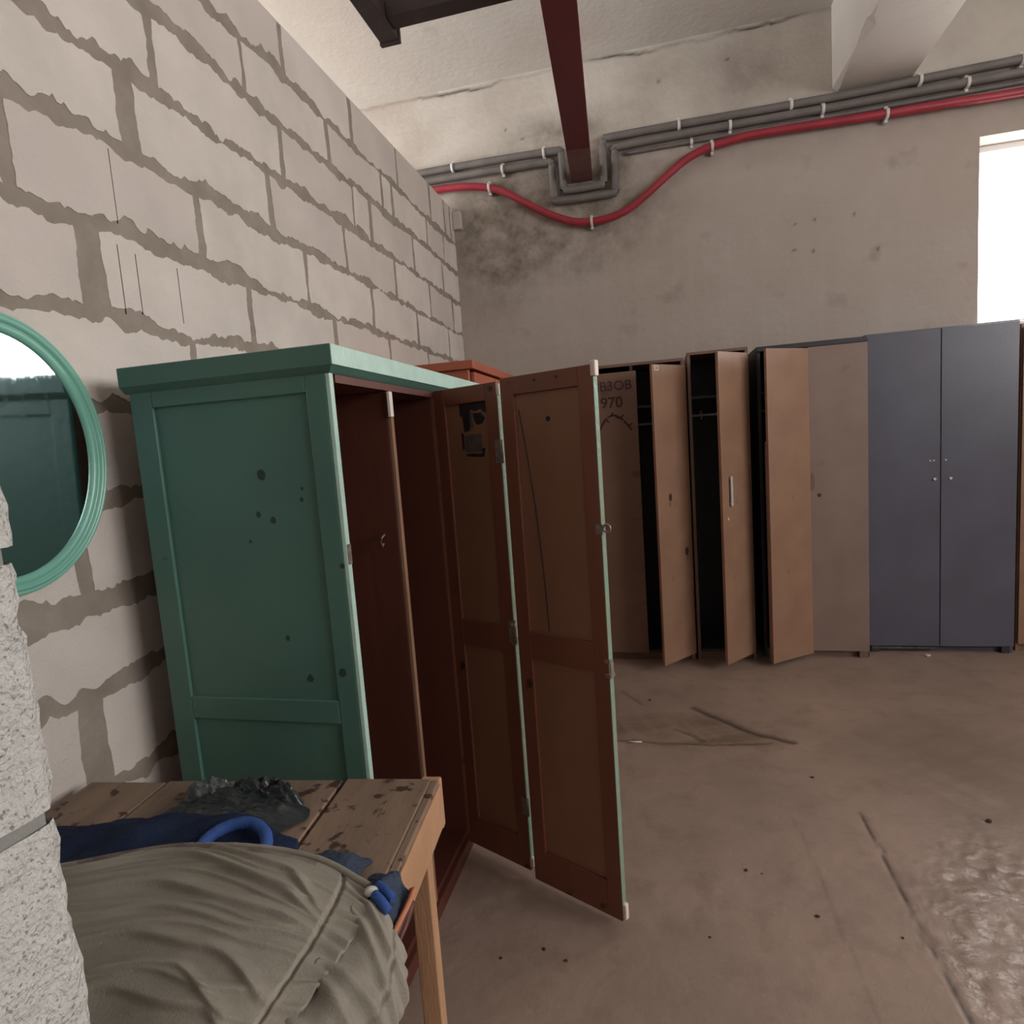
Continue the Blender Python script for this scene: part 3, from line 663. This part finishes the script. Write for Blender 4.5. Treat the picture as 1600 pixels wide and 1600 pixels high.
# orange-red locker beyond the green wardrobe
rw = thing('locker', 'orange-red painted locker standing behind the green wardrobe, only its top edge showing', 'locker', (-1.02, 3.25, 0))
bm = bmesh.new(); box(bm, (-.40, -.42, .03), (.16, -.39, 1.86)); box(bm, (-.40, .40, .03), (.16, .43, 1.86)); box(bm, (-.40, -.39, .03), (-.38, .40, 1.86)); box(bm, (-.38, -.39, .03), (.14, .40, .06))
obj('carcass', bm, 'orange_paint', rw, bevel=.003)
obj('top_board', bx((-.42, -.44, 1.86), (.19, .45, 1.90)), 'orange_paint', rw, bevel=.003)
for k, (a, c) in enumerate(((-.385, -.005), (.005, .395))): dd = obj('door', bx((.16, a, .06), (.18, c, 1.85)), 'orange_paint', rw, bevel=.003)

# ------------------------------------------------------------------ row of chipboard wardrobes against the far wall
def text_mesh(txt, size, ext=.0006):
    cu = D.curves.new('txt', 'FONT'); cu.body = txt; cu.size = size; cu.extrude = ext; cu.offset = size*.020; cu.align_x = 'CENTER'; cu.align_y = 'CENTER'
    o = D.objects.new('txt', cu); COL.objects.link(o)
    dg = bpy.context.evaluated_depsgraph_get(); me = D.meshes.new_from_object(o.evaluated_get(dg)); D.objects.remove(o)
    bm = bmesh.new(); bm.from_mesh(me); D.meshes.remove(me)
    # stand the text up in the xz plane facing -y
    for v in bm.verts: v.co = Vector((v.co.x, -v.co.z, v.co.y))
    return bm
def carcass(label, x0, x1, yf, h, mat, depth=.48, zb=.05, split=None, inner='dark_lam', edge=None):
    t = thing('wardrobe', label, 'wardrobe', (x0, yf, 0)); w = x1-x0; e = edge or mat
    for xa in (0, w-.018): obj('side_panel', bx((xa, .0, 0), (xa+.018, depth, h)), e, t, bevel=.001)
    obj('top_board', bx((0, -.004, h), (w, depth, h+.018)), e, t, bevel=.001)
    obj('bottom_board', bx((.018, .01, zb), (w-.018, depth, zb+.018)), inner, t)
    obj('back_panel', bx((.018, depth-.006, zb+.018), (w-.018, depth, h)), inner, t)
    obj('plinth', bx((.018, .03, 0), (w-.018, .046, zb)), mat, t)
    obj('side_lining', bx((.018, .002, zb+.018), (.021, depth-.006, h)), inner, t)
    obj('side_lining', bx((w-.021, .002, zb+.018), (w-.018, depth-.006, h)), inner, t)
    if split: obj('middle_panel', bx((split-.009, .004, zb+.018), (split+.009, depth-.006, h)), inner, t)
    sh = h-.27
    obj('shelf', bx((.021, .03, sh), (w-.021, depth-.008, sh+.016)), inner, t)
    obj('hanging_rod', cyl(bmesh.new(), (.021, .22, sh-.10), (w-.021, .22, sh-.10), .008), 'steel', t)
    return t
def swing_door(t, hinge_x, w, h0, h1, deg, mat, side='right', hand=None, edge='chip_dark', yoff=-.002):
    """door hung at hinge_x of the thing; side: where the hinge is; deg: how far it stands open"""
    root = D.objects.new('door', None); COL.objects.link(root); root.parent = t; root.location = (hinge_x, yoff, 0)
    s = -1 if side == 'right' else 1
    root.rotation_euler = (0, 0, math.radians(deg) if side == 'right' else -math.radians(deg))
    x0, x1 = (0, -w) if side == 'right' else (0, w)
    bm = bx((min(x0, x1), -.018, h0), (max(x0, x1), 0, h1)); obj('door_leaf', bm, mat, root, bevel=.0015)
    return root
# A: closed left door with marker writing, right door swung open
A = carcass('worn chipboard wardrobe with marker writing on its closed door, nearest the green doors', -.52, .165, 4.07, 1.935, 'chip_dark', split=.36)
dA = swing_door(A, .005, .385, .055, 1.90, 0, 'chip_dark', side='left')
o = obj('purple_writing', _shift(text_mesh('MB3OB', .084), (.222, -.0192, 1.815)), 'purple_ink', dA, label='purple marker letters')
obj('number_writing', _shift(text_mesh('970', .095), (.225, -.0192, 1.71)), 'brown_ink', dA, label='dark number 970')
bm = bmesh.new(); arc = [(.145, 1.545), (.17, 1.595), (.205, 1.625), (.245, 1.63), (.285, 1.605), (.315, 1.57), (.345, 1.53)]
sp = spline([(x, -.0188, z) for x, z in arc], 5)
for a, c in zip(sp[:-1:1], sp[1:]):
    if nz((a.x*60, 0, 3)) > -.28: tube(bm, [a, c], .006, 6)
for i in range(3, len(sp)-3, 4):
    p = sp[i]; s_ = 1 if i % 8 < 4 else -1
    tube(bm, [p, p+Vector((.018, 0, .020*s_))], .005, 6)
obj('laurel_sketch', bm, 'brown_ink', dA, label='hand drawn twig arc')
dA2 = swing_door(A, .680, .32, .055, 1.905, 51, 'chip')
obj('number_tag', bx((-.300, -.0195, 1.868), (-.262, -.018, 1.898)), 'paper', dA2)
obj('tag_number', _shift(text_mesh('33', .026), (-.281, -.0198, 1.883)), 'brown_ink', dA2)
for (px, pz, rr) in ((-.20, 1.10, .016), (-.205, 1.06, .011), (-.06, .74, .018), (-.055, .70, .012)):
    bm = bmesh.new(); blob(bm, [(px+rr*(1+.3*nz((k, px*50, 1)))*math.cos(2*PI*k/14), pz+rr*1.5*(1+.3*nz((k, pz*50, 2)))*math.sin(2*PI*k/14)) for k in range(14)], -.0188); obj('smudge', bm, 'brown_ink' if rr > .012 else 'chip_dark', dA2)
# B: single door open, metal pull
B = carcass('narrow chipboard wardrobe, door ajar with a long silver pull handle',   .185, .545, 4.09, 1.965, 'chip_dark')
dB = swing_door(B, .340, .305, .055, 1.945, 51, 'chip')
bm = bmesh.new(); box(bm, (-.235, -.034, 1.03), (-.216, -.026, 1.21)); box(bm, (-.231, -.028, 1.04), (-.220, -.018, 1.05)); box(bm, (-.231, -.028, 1.19), (-.220, -.018, 1.20)); obj('handle', bm, 'steel', dB, bevel=.002, label='long silver pull handle')
obj('lock', cyl(bmesh.new(), (-.255, -.022, .955), (-.255, -.017, .955), .009), 'steel', dB)
obj('coat_hook', tube(bmesh.new(), [(.09, .30, 1.62), (.09, .27, 1.62), (.09, .24, 1.60), (.09, .24, 1.57)], .006, 8), 'steel', B)
# C: left door ajar, right door shut
C_ = carcass('chipboard wardrobe beside the slate one, left door ajar and paler right door shut', .605, 1.225, 4.165, 1.965, 'chip_grey', split=.30, edge='dark_lam')
dC = swing_door(C_, .285, .345, .03, 1.945, 37, 'chip')
dC2 = swing_door(C_, .288, .328, .045, 1.950, 0, 'chip_grey', side='left')
obj('knob_hole', cyl(bmesh.new(), (.052, -.0187, 1.045), (.052, -.0178, 1.045), .012), 'sticker', dC2)
bm = bmesh.new(); blob(bm, [(.012+.016*math.cos(2*PI*k/16)+.004*nz((k, 3, 1)), 1.13+.06*math.sin(2*PI*k/16)) for k in range(16)], -.0186); obj('hand_grime', bm, 'chip_dark', dC2)
obj('edge_rail', bx((.0, -.026, 1.951), (.62, -.004, 1.966)), 'dark_lam', C_, bevel=.002)
obj('foot', bx((.56, -.015, 0), (.61, .03, .045)), 'chip_dark', C_, bevel=.002)
obj('door_edge_batten', bx((-.344, .0, .03), (-.332, .012, 1.40)), 'chip_dark', dC)
# slate-coloured two-door wardrobe
S_ = carcass('slate grey two-door wardrobe, tallest of the far row, both doors shut', 1.245, 2.055, 4.275, 1.985, 'blue_lam', split=.405, edge='blue_lam')
for hx, sd, w_ in ((.004, 'left', .399), (.806, 'right', .398)):
    dS = swing_door(S_, hx, w_, .045, 1.995, 0, 'blue_lam', side=sd)
    s_ = 1 if sd == 'left' else -1
    for k, (ox, oz) in enumerate(((.345, 1.213), (.365, 1.213), (.368, 1.100))):
        if sd == 'right' and k == 0: continue
        xx = s_*(ox if sd == 'left' else ox+(.008 if k == 1 else -.02))
        obj('screw' if k < 2 else 'knob', cyl(bmesh.new(), (xx, -.026 if k == 2 else -.020, oz), (xx, -.017, oz), .0085 if k == 2 else .005, 12), 'steel', dS)
obj('foot', bx((.745, -.012, 0), (.79, .03, .045)), 'dark_lam', S_, bevel=.003)
obj('foot', bx((.02, -.012, 0), (.065, .03, .045)), 'dark_lam', S_, bevel=.003)
obj('pale_strip', bx((.03, -.014, .025), (.40, -.006, .036)), 'sticker2', S_)
# E: reddish wardrobe cut by the right edge of the photograph
E_ = carcass('reddish brown wardrobe at the right end, just past the slate one', 2.085, 2.80, 4.31, 1.965, 'chip', split=.35)
swing_door(E_, .004, .352, .05, 1.96, 0, 'chip', side='left'); swing_door(E_, .711, .352, .05, 1.96, 0, 'chip', side='right')

# ------------------------------------------------------------------ work table
T = thing('work_table', 'raw pine work table with dirty plank top between block wall and partition', 'table', (-.538, 1.245, 0), math.radians(6.0))
# local: x to the left is negative, y towards the camera is negative
TL = .655; 
pl = [(-.205, -.004), (-.43, -.214), (-.65, -.436), (-.855, -.655)]
for k, (a, c) in enumerate(pl): obj('plank', bx((a, -TL+.01*random.random(), .728), (c, 0-.006*k, .752)), 'wood_top', T, bevel=.003)
obj('apron', bx((-.006, -TL, .640), (.018, .004, .738)), 'wood', T, bevel=.003)
obj('edge_batten', bx((-.004, -TL, .738), (.014, -.002, .750)), 'wood_top', T, bevel=.003)
obj('apron', bx((-.855, -.022, .645), (-.008, -.002, .727)), 'wood', T, bevel=.003)
obj('apron', bx((-.855, -TL, .645), (-.008, -TL+.02, .727)), 'wood', T, bevel=.003)
obj('corner_block', bx((-.030, -.004, .63), (.016, .018, .748)), 'wood', T, bevel=.004)
for (lx, ly) in ((-.052, -.070), (-.052, -TL+.03), (-.83, -.07), (-.83, -TL+.03)):
    obj('leg', bx((lx, ly, 0), (lx+.044, ly+.040, .728)), 'wood_leg', T, bevel=.003)
obj('stretcher', bx((-.86, -.030, .075), (.030, -.008, .125)), 'wood', T, bevel=.003)

# ------------------------------------------------------------------ clothes on the table
def cr(P, t):
    """Catmull-Rom through list P at t in 0..1"""
    n = len(P)-1; s = min(max(t, 0), 1)*n; i = min(int(s), n-1); f = s-i
    g_ = lambda k: P[k] if 0 <= k <= n else (P[0]*2-P[1] if k < 0 else P[n]*2-P[n-1])
    a, b2, c, d = g_(i-1), g_(i), g_(i+1), g_(i+2)
    return .5*((2*b2)+(c-a)*f+(2*a-5*b2+4*c-d)*f*f+(3*b2-a-3*c+d)*f**3)
def cloth(name, rows, nu, nv, disp, mats, parent, th=.004, mfun=None, floor_z=None):
    R = [[Vector(p) for p in r] for r in rows]; base = []
    for j in range(nv+1):
        v = j/nv; line = [cr([r[k] for r in R], v) for k in range(len(R[0]))]
        base.append([cr(line, i/nu) for i in range(nu+1)])
    bm = bmesh.new(); vs = []
    for j in range(nv+1):
        row = []
        for i in range(nu+1):
            du = base[j][min(i+1, nu)]-base[j][max(i-1, 0)]; dv = base[min(j+1, nv)][i]-base[max(j-1, 0)][i]
            n_ = du.cross(dv).normalized()
            if n_.z < 0: n_ = -n_
            p = base[j][i]+n_*disp(i/nu, j/nv)
            if floor_z is not None and floor_z(p) is not None: p.z = max(p.z, floor_z(p))
            row.append(bm.verts.new(p))
        vs.append(row)
    for j in range(nv):
        for i in range(nu):
            f = bm.faces.new((vs[j][i], vs[j][i+1], vs[j+1][i+1], vs[j+1][i])); f.smooth = True
            if mfun: f.material_index = mfun((i+.5)/nu, (j+.5)/nv)
    bmesh.ops.recalc_face_normals(bm, faces=bm.faces)
    if sum(f.normal.z for f in bm.faces) < 0: bmesh.ops.reverse_faces(bm, faces=bm.faces)
    return obj(name, bm, mats, parent, solid=th)
on_table = lambda p: .7575 if p.x < -.505+(.9-p.y)*.10 else None
J = thing('quilted_jacket', 'khaki quilted work jacket heaped over the near end of the table', 'jacket', (0, 0, 0))
# u: left to right hem, v: far edge to near edge
rowsJ = [[(-1.24, .79, .775), (-1.10, .835, .795), (-.91, .888, .812), (-.755, .902, .818), (-.62, .898, .805), (-.505, .860, .790)],
         [(-1.22, .76, .785), (-1.06, .795, .815), (-.88, .850, .835), (-.73, .855, .845), (-.60, .850, .825), (-.480, .815, .800)],
         [(-1.16, .70, .79), (-1.00, .720, .825), (-.84, .765, .845), (-.70, .770, .850), (-.58, .765, .835), (-.472, .755, .805)],
         [(-1.08, .63, .785), (-.93, .640, .820), (-.79, .670, .840), (-.66, .680, .850), (-.565, .685, .835), (-.475, .690, .810)],
         [(-1.00, .56, .78), (-.86, .560, .800), (-.75, .580, .815), (-.645, .590, .835), (-.56, .600, .830), (-.485, .610, .800)],
         [(-.94, .50, .775), (-.82, .500, .785), (-.73, .500, .790), (-.64, .505, .800), (-.565, .510, .800), (-.50, .520, .775)]]
rowsJ = [[(x, y, .760+(z-.760)*.72) for x, y, z in r] for r in rowsJ]
FOLDS = [([(0, .10), (.45, .13), (.7, .25), (.9, .38)], .010, .05), ([(0, .20), (.3, .215), (.45, .24), (.7, .35), (.9, .42)], .012, .05), ([(0, .34), (.4, .40), (.7, .47), (.9, .46)], .012, .055),
         ([(0, .46), (.4, .50), (.7, .54), (.9, .52)], .007, .035), ([(.05, .60), (.4, .60), (.6, .63), (.86, .76)], .010, .05), ([(.0, .80), (.4, .76), (.7, .82), (.9, .92)], .008, .05),
         ([(0, .28), (.3, .30), (.6, .36), (.88, .44)], .006, .025), ([(.45, .30), (.7, .34), (.9, .36)], .005, .02), ([(0, .155), (.4, .175), (.65, .27)], .005, .025), ([(0, .41), (.35, .45), (.7, .505), (.88, .49)], .005, .02),
         ([(.05, .56), (.3, .555), (.55, .57), (.8, .60)], .006, .03), ([(.3, .70), (.55, .70), (.8, .84)], .006, .03), ([(.0, .70), (.25, .69), (.45, .71), (.7, .76)], .006, .03)]
def fline(P, u):
    if u <= P[0][0]: return P[0][1]
    for a, c in zip(P[:-1], P[1:]):
        if u <= c[0]:
            t_ = (u-a[0])/(c[0]-a[0]); t_ = t_*t_*(3-2*t_)*.5+t_*.5
            return a[1]+(c[1]-a[1])*t_
    return P[-1][1]
def dJ(u, v):
    """long ledges that fan out from the hem seam, soft above and steep below"""
    d_ = 0
    for P, am, wd in FOLDS:
        e = v-fline(P, u)-.008*math.sin(u*17+wd*90); env = min(1, max(0, (u-P[0][0]+.05)*8))*min(1, max(0, (.93-u)*7))
        d_ += am*env*(math.exp(-(e/(wd*.8))**2) if e < 0 else math.exp(-(e/(wd*.22))**2))
    d_ += .0022*nz((u*5, v*5, 1))+.0016*nz((u*4, (v+.12*(v-.45)*u)*45, 7))*min(1, (1-u)*4)
    if u > .84: d_ += .004*math.sin(v*85+5*nz((u*5, v*9, 2)))*(u-.84)/.16
    if abs(u-.90) < .012: d_ -= .006*(1-abs(u-.90)/.012)
    return d_
shell = cloth('jacket_shell', rowsJ, 240, 260, dJ, ['cotton', 'stain'], J, .006, mfun=lambda u, v: 1 if (.045+.02*math.sin(u*7) < v < .17+.04*math.sin(u*5+1)+.05*nz((u*14, 2, 1))) and .22 < u < .80 else 0, floor_z=on_table)
# padded rim roll along the far edge
bm = bmesh.new()
rim = [cr([Vector(p) for p in rowsJ[0]], t_)+Vector((0, .002, .001)) for t_ in np.linspace(.45, 1, 50)]
tube(bm, rim, .005, 10, rfun=lambda i: .0035+.0035*i/50+.001*nz((i*.4, 1, 1))); obj('collar_roll', bm, 'cotton', J)
# second, thicker hem layer slumping over the table edge
rowsH = [[(-.520, .875, .775), (-.488, .852, .785), (-.455, .825, .778), (-.425, .795, .762), (-.408, .785, .742)],
         [(-.505, .820, .785), (-.470, .800, .790), (-.435, .770, .782), (-.405, .750, .762), (-.392, .742, .730)],
         [(-.500, .745, .785), (-.455, .728, .788), (-.420, .710, .775), (-.395, .700, .748), (-.388, .700, .705)],
         [(-.500, .680, .785), (-.455, .665, .785), (-.425, .655, .768), (-.404, .650, .735), (-.400, .655, .680)],
         [(-.510, .610, .780), (-.465, .600, .780), (-.435, .595, .760), (-.415, .595, .720), (-.412, .605, .650)],
         [(-.520, .520, .770), (-.475, .515, .770), (-.445, .515, .745), (-.425, .520, .70), (-.422, .535, .62)]]
def dH(u, v):
    d_ = .004*nz((u*5, v*9, 8))+.004*math.sin(v*60+3*nz((u*4, v*6, 2)))*(u > .45)*(u-.45)
    for c, am, sl in ((.22, .008, .12), (.36, .010, .22), (.52, .012, -.05), (.66, .012, .14), (.82, .010, .1)):
        d_ += am*math.exp(-((v-c-sl*(u-.5))/.035)**2)
    if abs(u-.66) < .03: d_ -= .006*(1-abs(u-.66)/.03)
    return d_
cloth('jacket_hem', rowsH, 60, 110, dH, ['cotton'], J, .008)
rowsF = [[(-.470, .735, .70), (-.440, .705, .70), (-.418, .675, .695)], [(-.462, .690, .60), (-.432, .655, .59), (-.415, .615, .585)], [(-.465, .66, .48), (-.44, .61, .46), (-.425, .55, .47)]]
cloth('fleece_lining', rowsF, 30, 40, lambda u, v: .010*math.sin(u*14+v*2)+.003*nz((u*40, v*40, 1)), ['lining'], J, .012)
bm = bmesh.new()
bmesh.ops.create_uvsphere(bm, u_segments=16, v_segments=10, radius=.010, matrix=Matrix.Translation((-.486, .838, .793)) @ Matrix.Diagonal((1.3, 1, .9, 1)))
for f in bm.faces: f.smooth = True
obj('toggle', bm, 'clip', J, label='pale rounded toggle at the hem corner')
# navy garment spread beneath the jacket
Nv = thing('work_trousers', 'navy blue garment lying flat under the far side of the khaki jacket', 'garment', (0, 0, 0))
rowsN = [[(-1.30, .95, .760), (-1.15, .985, .765), (-1.00, 1.01, .772), (-.86, 1.015, .78), (-.74, .995, .766)],
         [(-1.30, .90, .762), (-1.15, .93, .785), (-1.00, .965, .80), (-.85, .975, .80), (-.70, .955, .770)],
         [(-1.28, .82, .762), (-1.13, .84, .775), (-1.0, .87, .78), (-.85, .89, .78), (-.68, .90, .765)]]
cloth('trousers_cloth', rowsN, 90, 36, lambda u, v: .006*nz((u*6, v*4, 4))+.004*math.sin(u*24+v*6)+.002*nz((u*25, v*18, 2)), ['navy'], Nv, .005, floor_z=on_table)
bm = bmesh.new()
cp = [(-.870, .895, .79), (-.862, .925, .800), (-.838, .950, .806), (-.80, .960, .808), (-.765, .948, .803), (-.742, .925, .798), (-.730, .895, .79)]
tube(bm, spline(cp, 8), .011, 12, rfun=lambda i: .0115+.0010*nz((i*.3, 1, 1))); obj('waistband', bm, 'bright_blue', Nv, label='bright blue knitted band loop')
# little denim flap poking out on the planks
Dn = thing('denim_rag', 'small dark teal rag tip poking from under the khaki jacket onto the planks', 'rag', (0, 0, 0))
cloth('rag_cloth', [[(-0.665, 0.922, .770), (-0.630, 0.947, .775), (-0.580, 0.952, .770), (-0.540, 0.947, .764)], [(-0.665, 0.902, .78), (-0.620, 0.917, .79), (-0.575, 0.922, .79), (-0.545, 0.922, .768)], [(-0.665, 0.872, .775), (-0.615, 0.882, .78), (-0.565, 0.882, .78), (-0.540, 0.892, .766)]], 30, 20, lambda u, v: .003*nz((u*7, v*7, 6)), ['denim'], Dn, .004, floor_z=on_table)
# blue sleeve with orange trim over the apron edge
Sl = thing('work_glove', 'dark blue cloth with orange trim hanging over the table edge by the jacket hem', 'glove', (0, 0, 0))
cloth('glove_back', [[(-.530, .905, .760), (-.498, .908, .776), (-.466, .897, .782), (-.440, .878, .768)], [(-.512, .875, .775), (-.485, .865, .795), (-.456, .852, .790), (-.438, .842, .752)], [(-.505, .835, .775), (-.475, .825, .792), (-.450, .815, .778), (-.436, .810, .735)]], 34, 34, lambda u, v: .004*math.sin(u*13+v*5)+.003*nz((u*8, v*8, 3)), ['denim'], Sl, .005)
bm = bmesh.new(); tube(bm, spline([(-.482, .852, .796), (-.462, .840, .796), (-.446, .832, .790)], 8), .007, 12); obj('knit_cuff', bm, 'bright_blue', Sl, label='bright blue cuff')
bm = bmesh.new(); tube(bm, spline([(-.478, .832, .794), (-.460, .820, .792), (-.446, .812, .783)], 8), .008, 12); obj('knit_cuff', bm, 'bright_blue', Sl)
bm = bmesh.new(); tube(bm, spline([(-.438, .880, .768), (-.430, .874, .775), (-.427, .860, .777), (-.428, .842, .772), (-.433, .818, .762), (-.438, .795, .752)], 8), .0045, 10); obj('orange_trim', bm, 'orange_trim', Sl, label='orange edge trim')
cloth('cuff_lining', [[(-.440, .868, .770), (-.430, .866, .768), (-.424, .862, .758)], [(-.438, .840, .768), (-.428, .838, .764), (-.422, .832, .752)], [(-.438, .805, .755), (-.431, .802, .750), (-.425, .798, .742)]], 16, 20, lambda u, v: .0015*math.sin(u*9), ['brown_paint'], Sl, .003)
# crumpled plastic bag
Pb = thing('plastic_bag', 'crumpled dark plastic bag on the planks against the green wardrobe', 'bag', (-.92, 1.06, .755))
def crumple(cx, cy, rx, ry, h, seed, n=56, power=1.0):
    bm = bmesh.new(); vs = []
    for j in range(n+1):
        row = []
        for i in range(n+1):
            a, b2 = (i/n-.5)*2, (j/n-.5)*2
            # square to disc
            x = a*math.sqrt(1-b2*b2/2); y = b2*math.sqrt(1-a*a/2); r = math.hypot(x, y)
            edge = 1+.18*nz((math.atan2(y, x)*1.1, seed, 1))+.10*nz((math.atan2(y, x)*3, seed, 2))
            hh = h*max(0, 1-r**2.4)*(.55+.5*nz((x*1.6+seed, y*1.6, 3)))
            p = Vector((x*2.3+seed, y*2.3, 5))
            rid = 1-abs(noise.noise(p*1.3)); rid2 = 1-abs(noise.noise(p*3.1+Vector((0, 0, 4))))
            hh += (h*.30*rid*rid+h*.12*rid2*rid2)*min(1, (1-r)*3.2+.05)
            row.append(bm.verts.new((cx+x*rx*edge, cy+y*ry*edge, max(.001, hh+.002))))
        vs.append(row)
    for j in range(n):
        for i in range(n):
            f = bm.faces.new((vs[j][i], vs[j][i+1], vs[j+1][i+1], vs[j+1][i])); f.smooth = False
    return bm
obj('bag_film', crumple(0, -.005, .165, .090, .040, 2.3), 'bag', Pb, solid=.001)
obj('clear_film', crumple(-.085, .035, .070, .035, .050, 7.1, 30), 'bag_clear', Pb, solid=.001, label='milky clear part of the film')
obj('clear_film', crumple(.045, .045, .095, .035, .058, 4.4, 34), 'bag', Pb, solid=.001)

# ------------------------------------------------------------------ small things on the floor
def pebble(loc_, r, seed):
    bm = bmesh.new(); bmesh.ops.create_icosphere(bm, subdivisions=2, radius=r)
    for v in bm.verts: v.co *= 1+.35*nz(v.co*60, 1+seed); v.co.z *= .45
    return bm
cr_pos = [(.567, 2.684, .012), (.222, 2.06, .011), (.404, 1.88, .011), (1.109, 2.444, .018), (-.40, 1.63, .010), (-.33, 1.60, .009), (-.27, 1.95, .007), (.08, 1.75, .007), (-.52, 1.58, .008), (-.12, 3.42, .014), (.27, 2.05, .006), (.62, 1.83, .007)]
proto = None
for k, (x, y, r) in enumerate(cr_pos):
    if proto is None:
        proto = obj('dirt_crumb', pebble(None, 1.0*.01, 1), 'crumb'); o = proto
        tag(o, 'dark dirt crumb lying on the bare concrete floor', 'crumb', 'dirt crumbs scattered over the floor')
    else: o = proto.copy(); COL.objects.link(o)
    r *= .55; o.location = (x, y, r*.40); o.scale = (r/.01*1.2, r/.01*.9, r/.01*.9); o.rotation_euler = (0, 0, k*1.3)
o = obj('cigarette_butt', cyl(bmesh.new(), (-.035, 0, 0), (.035, .004, 0), .004), 'paper'); o.location = (-.185, 2.915, .006)
tag(o, 'thin pale stick on the floor beside the gouged concrete', 'stick')
o = obj('paper_scrap', bx((-.014, -.01, -.003), (.014, .01, .006)), 'paper', bevel=.002); o.location = (1.56, 4.19, .006); o.rotation_euler = (0, 0, .5)
tag(o, 'small pale scrap on the floor under the slate wardrobe', 'scrap')
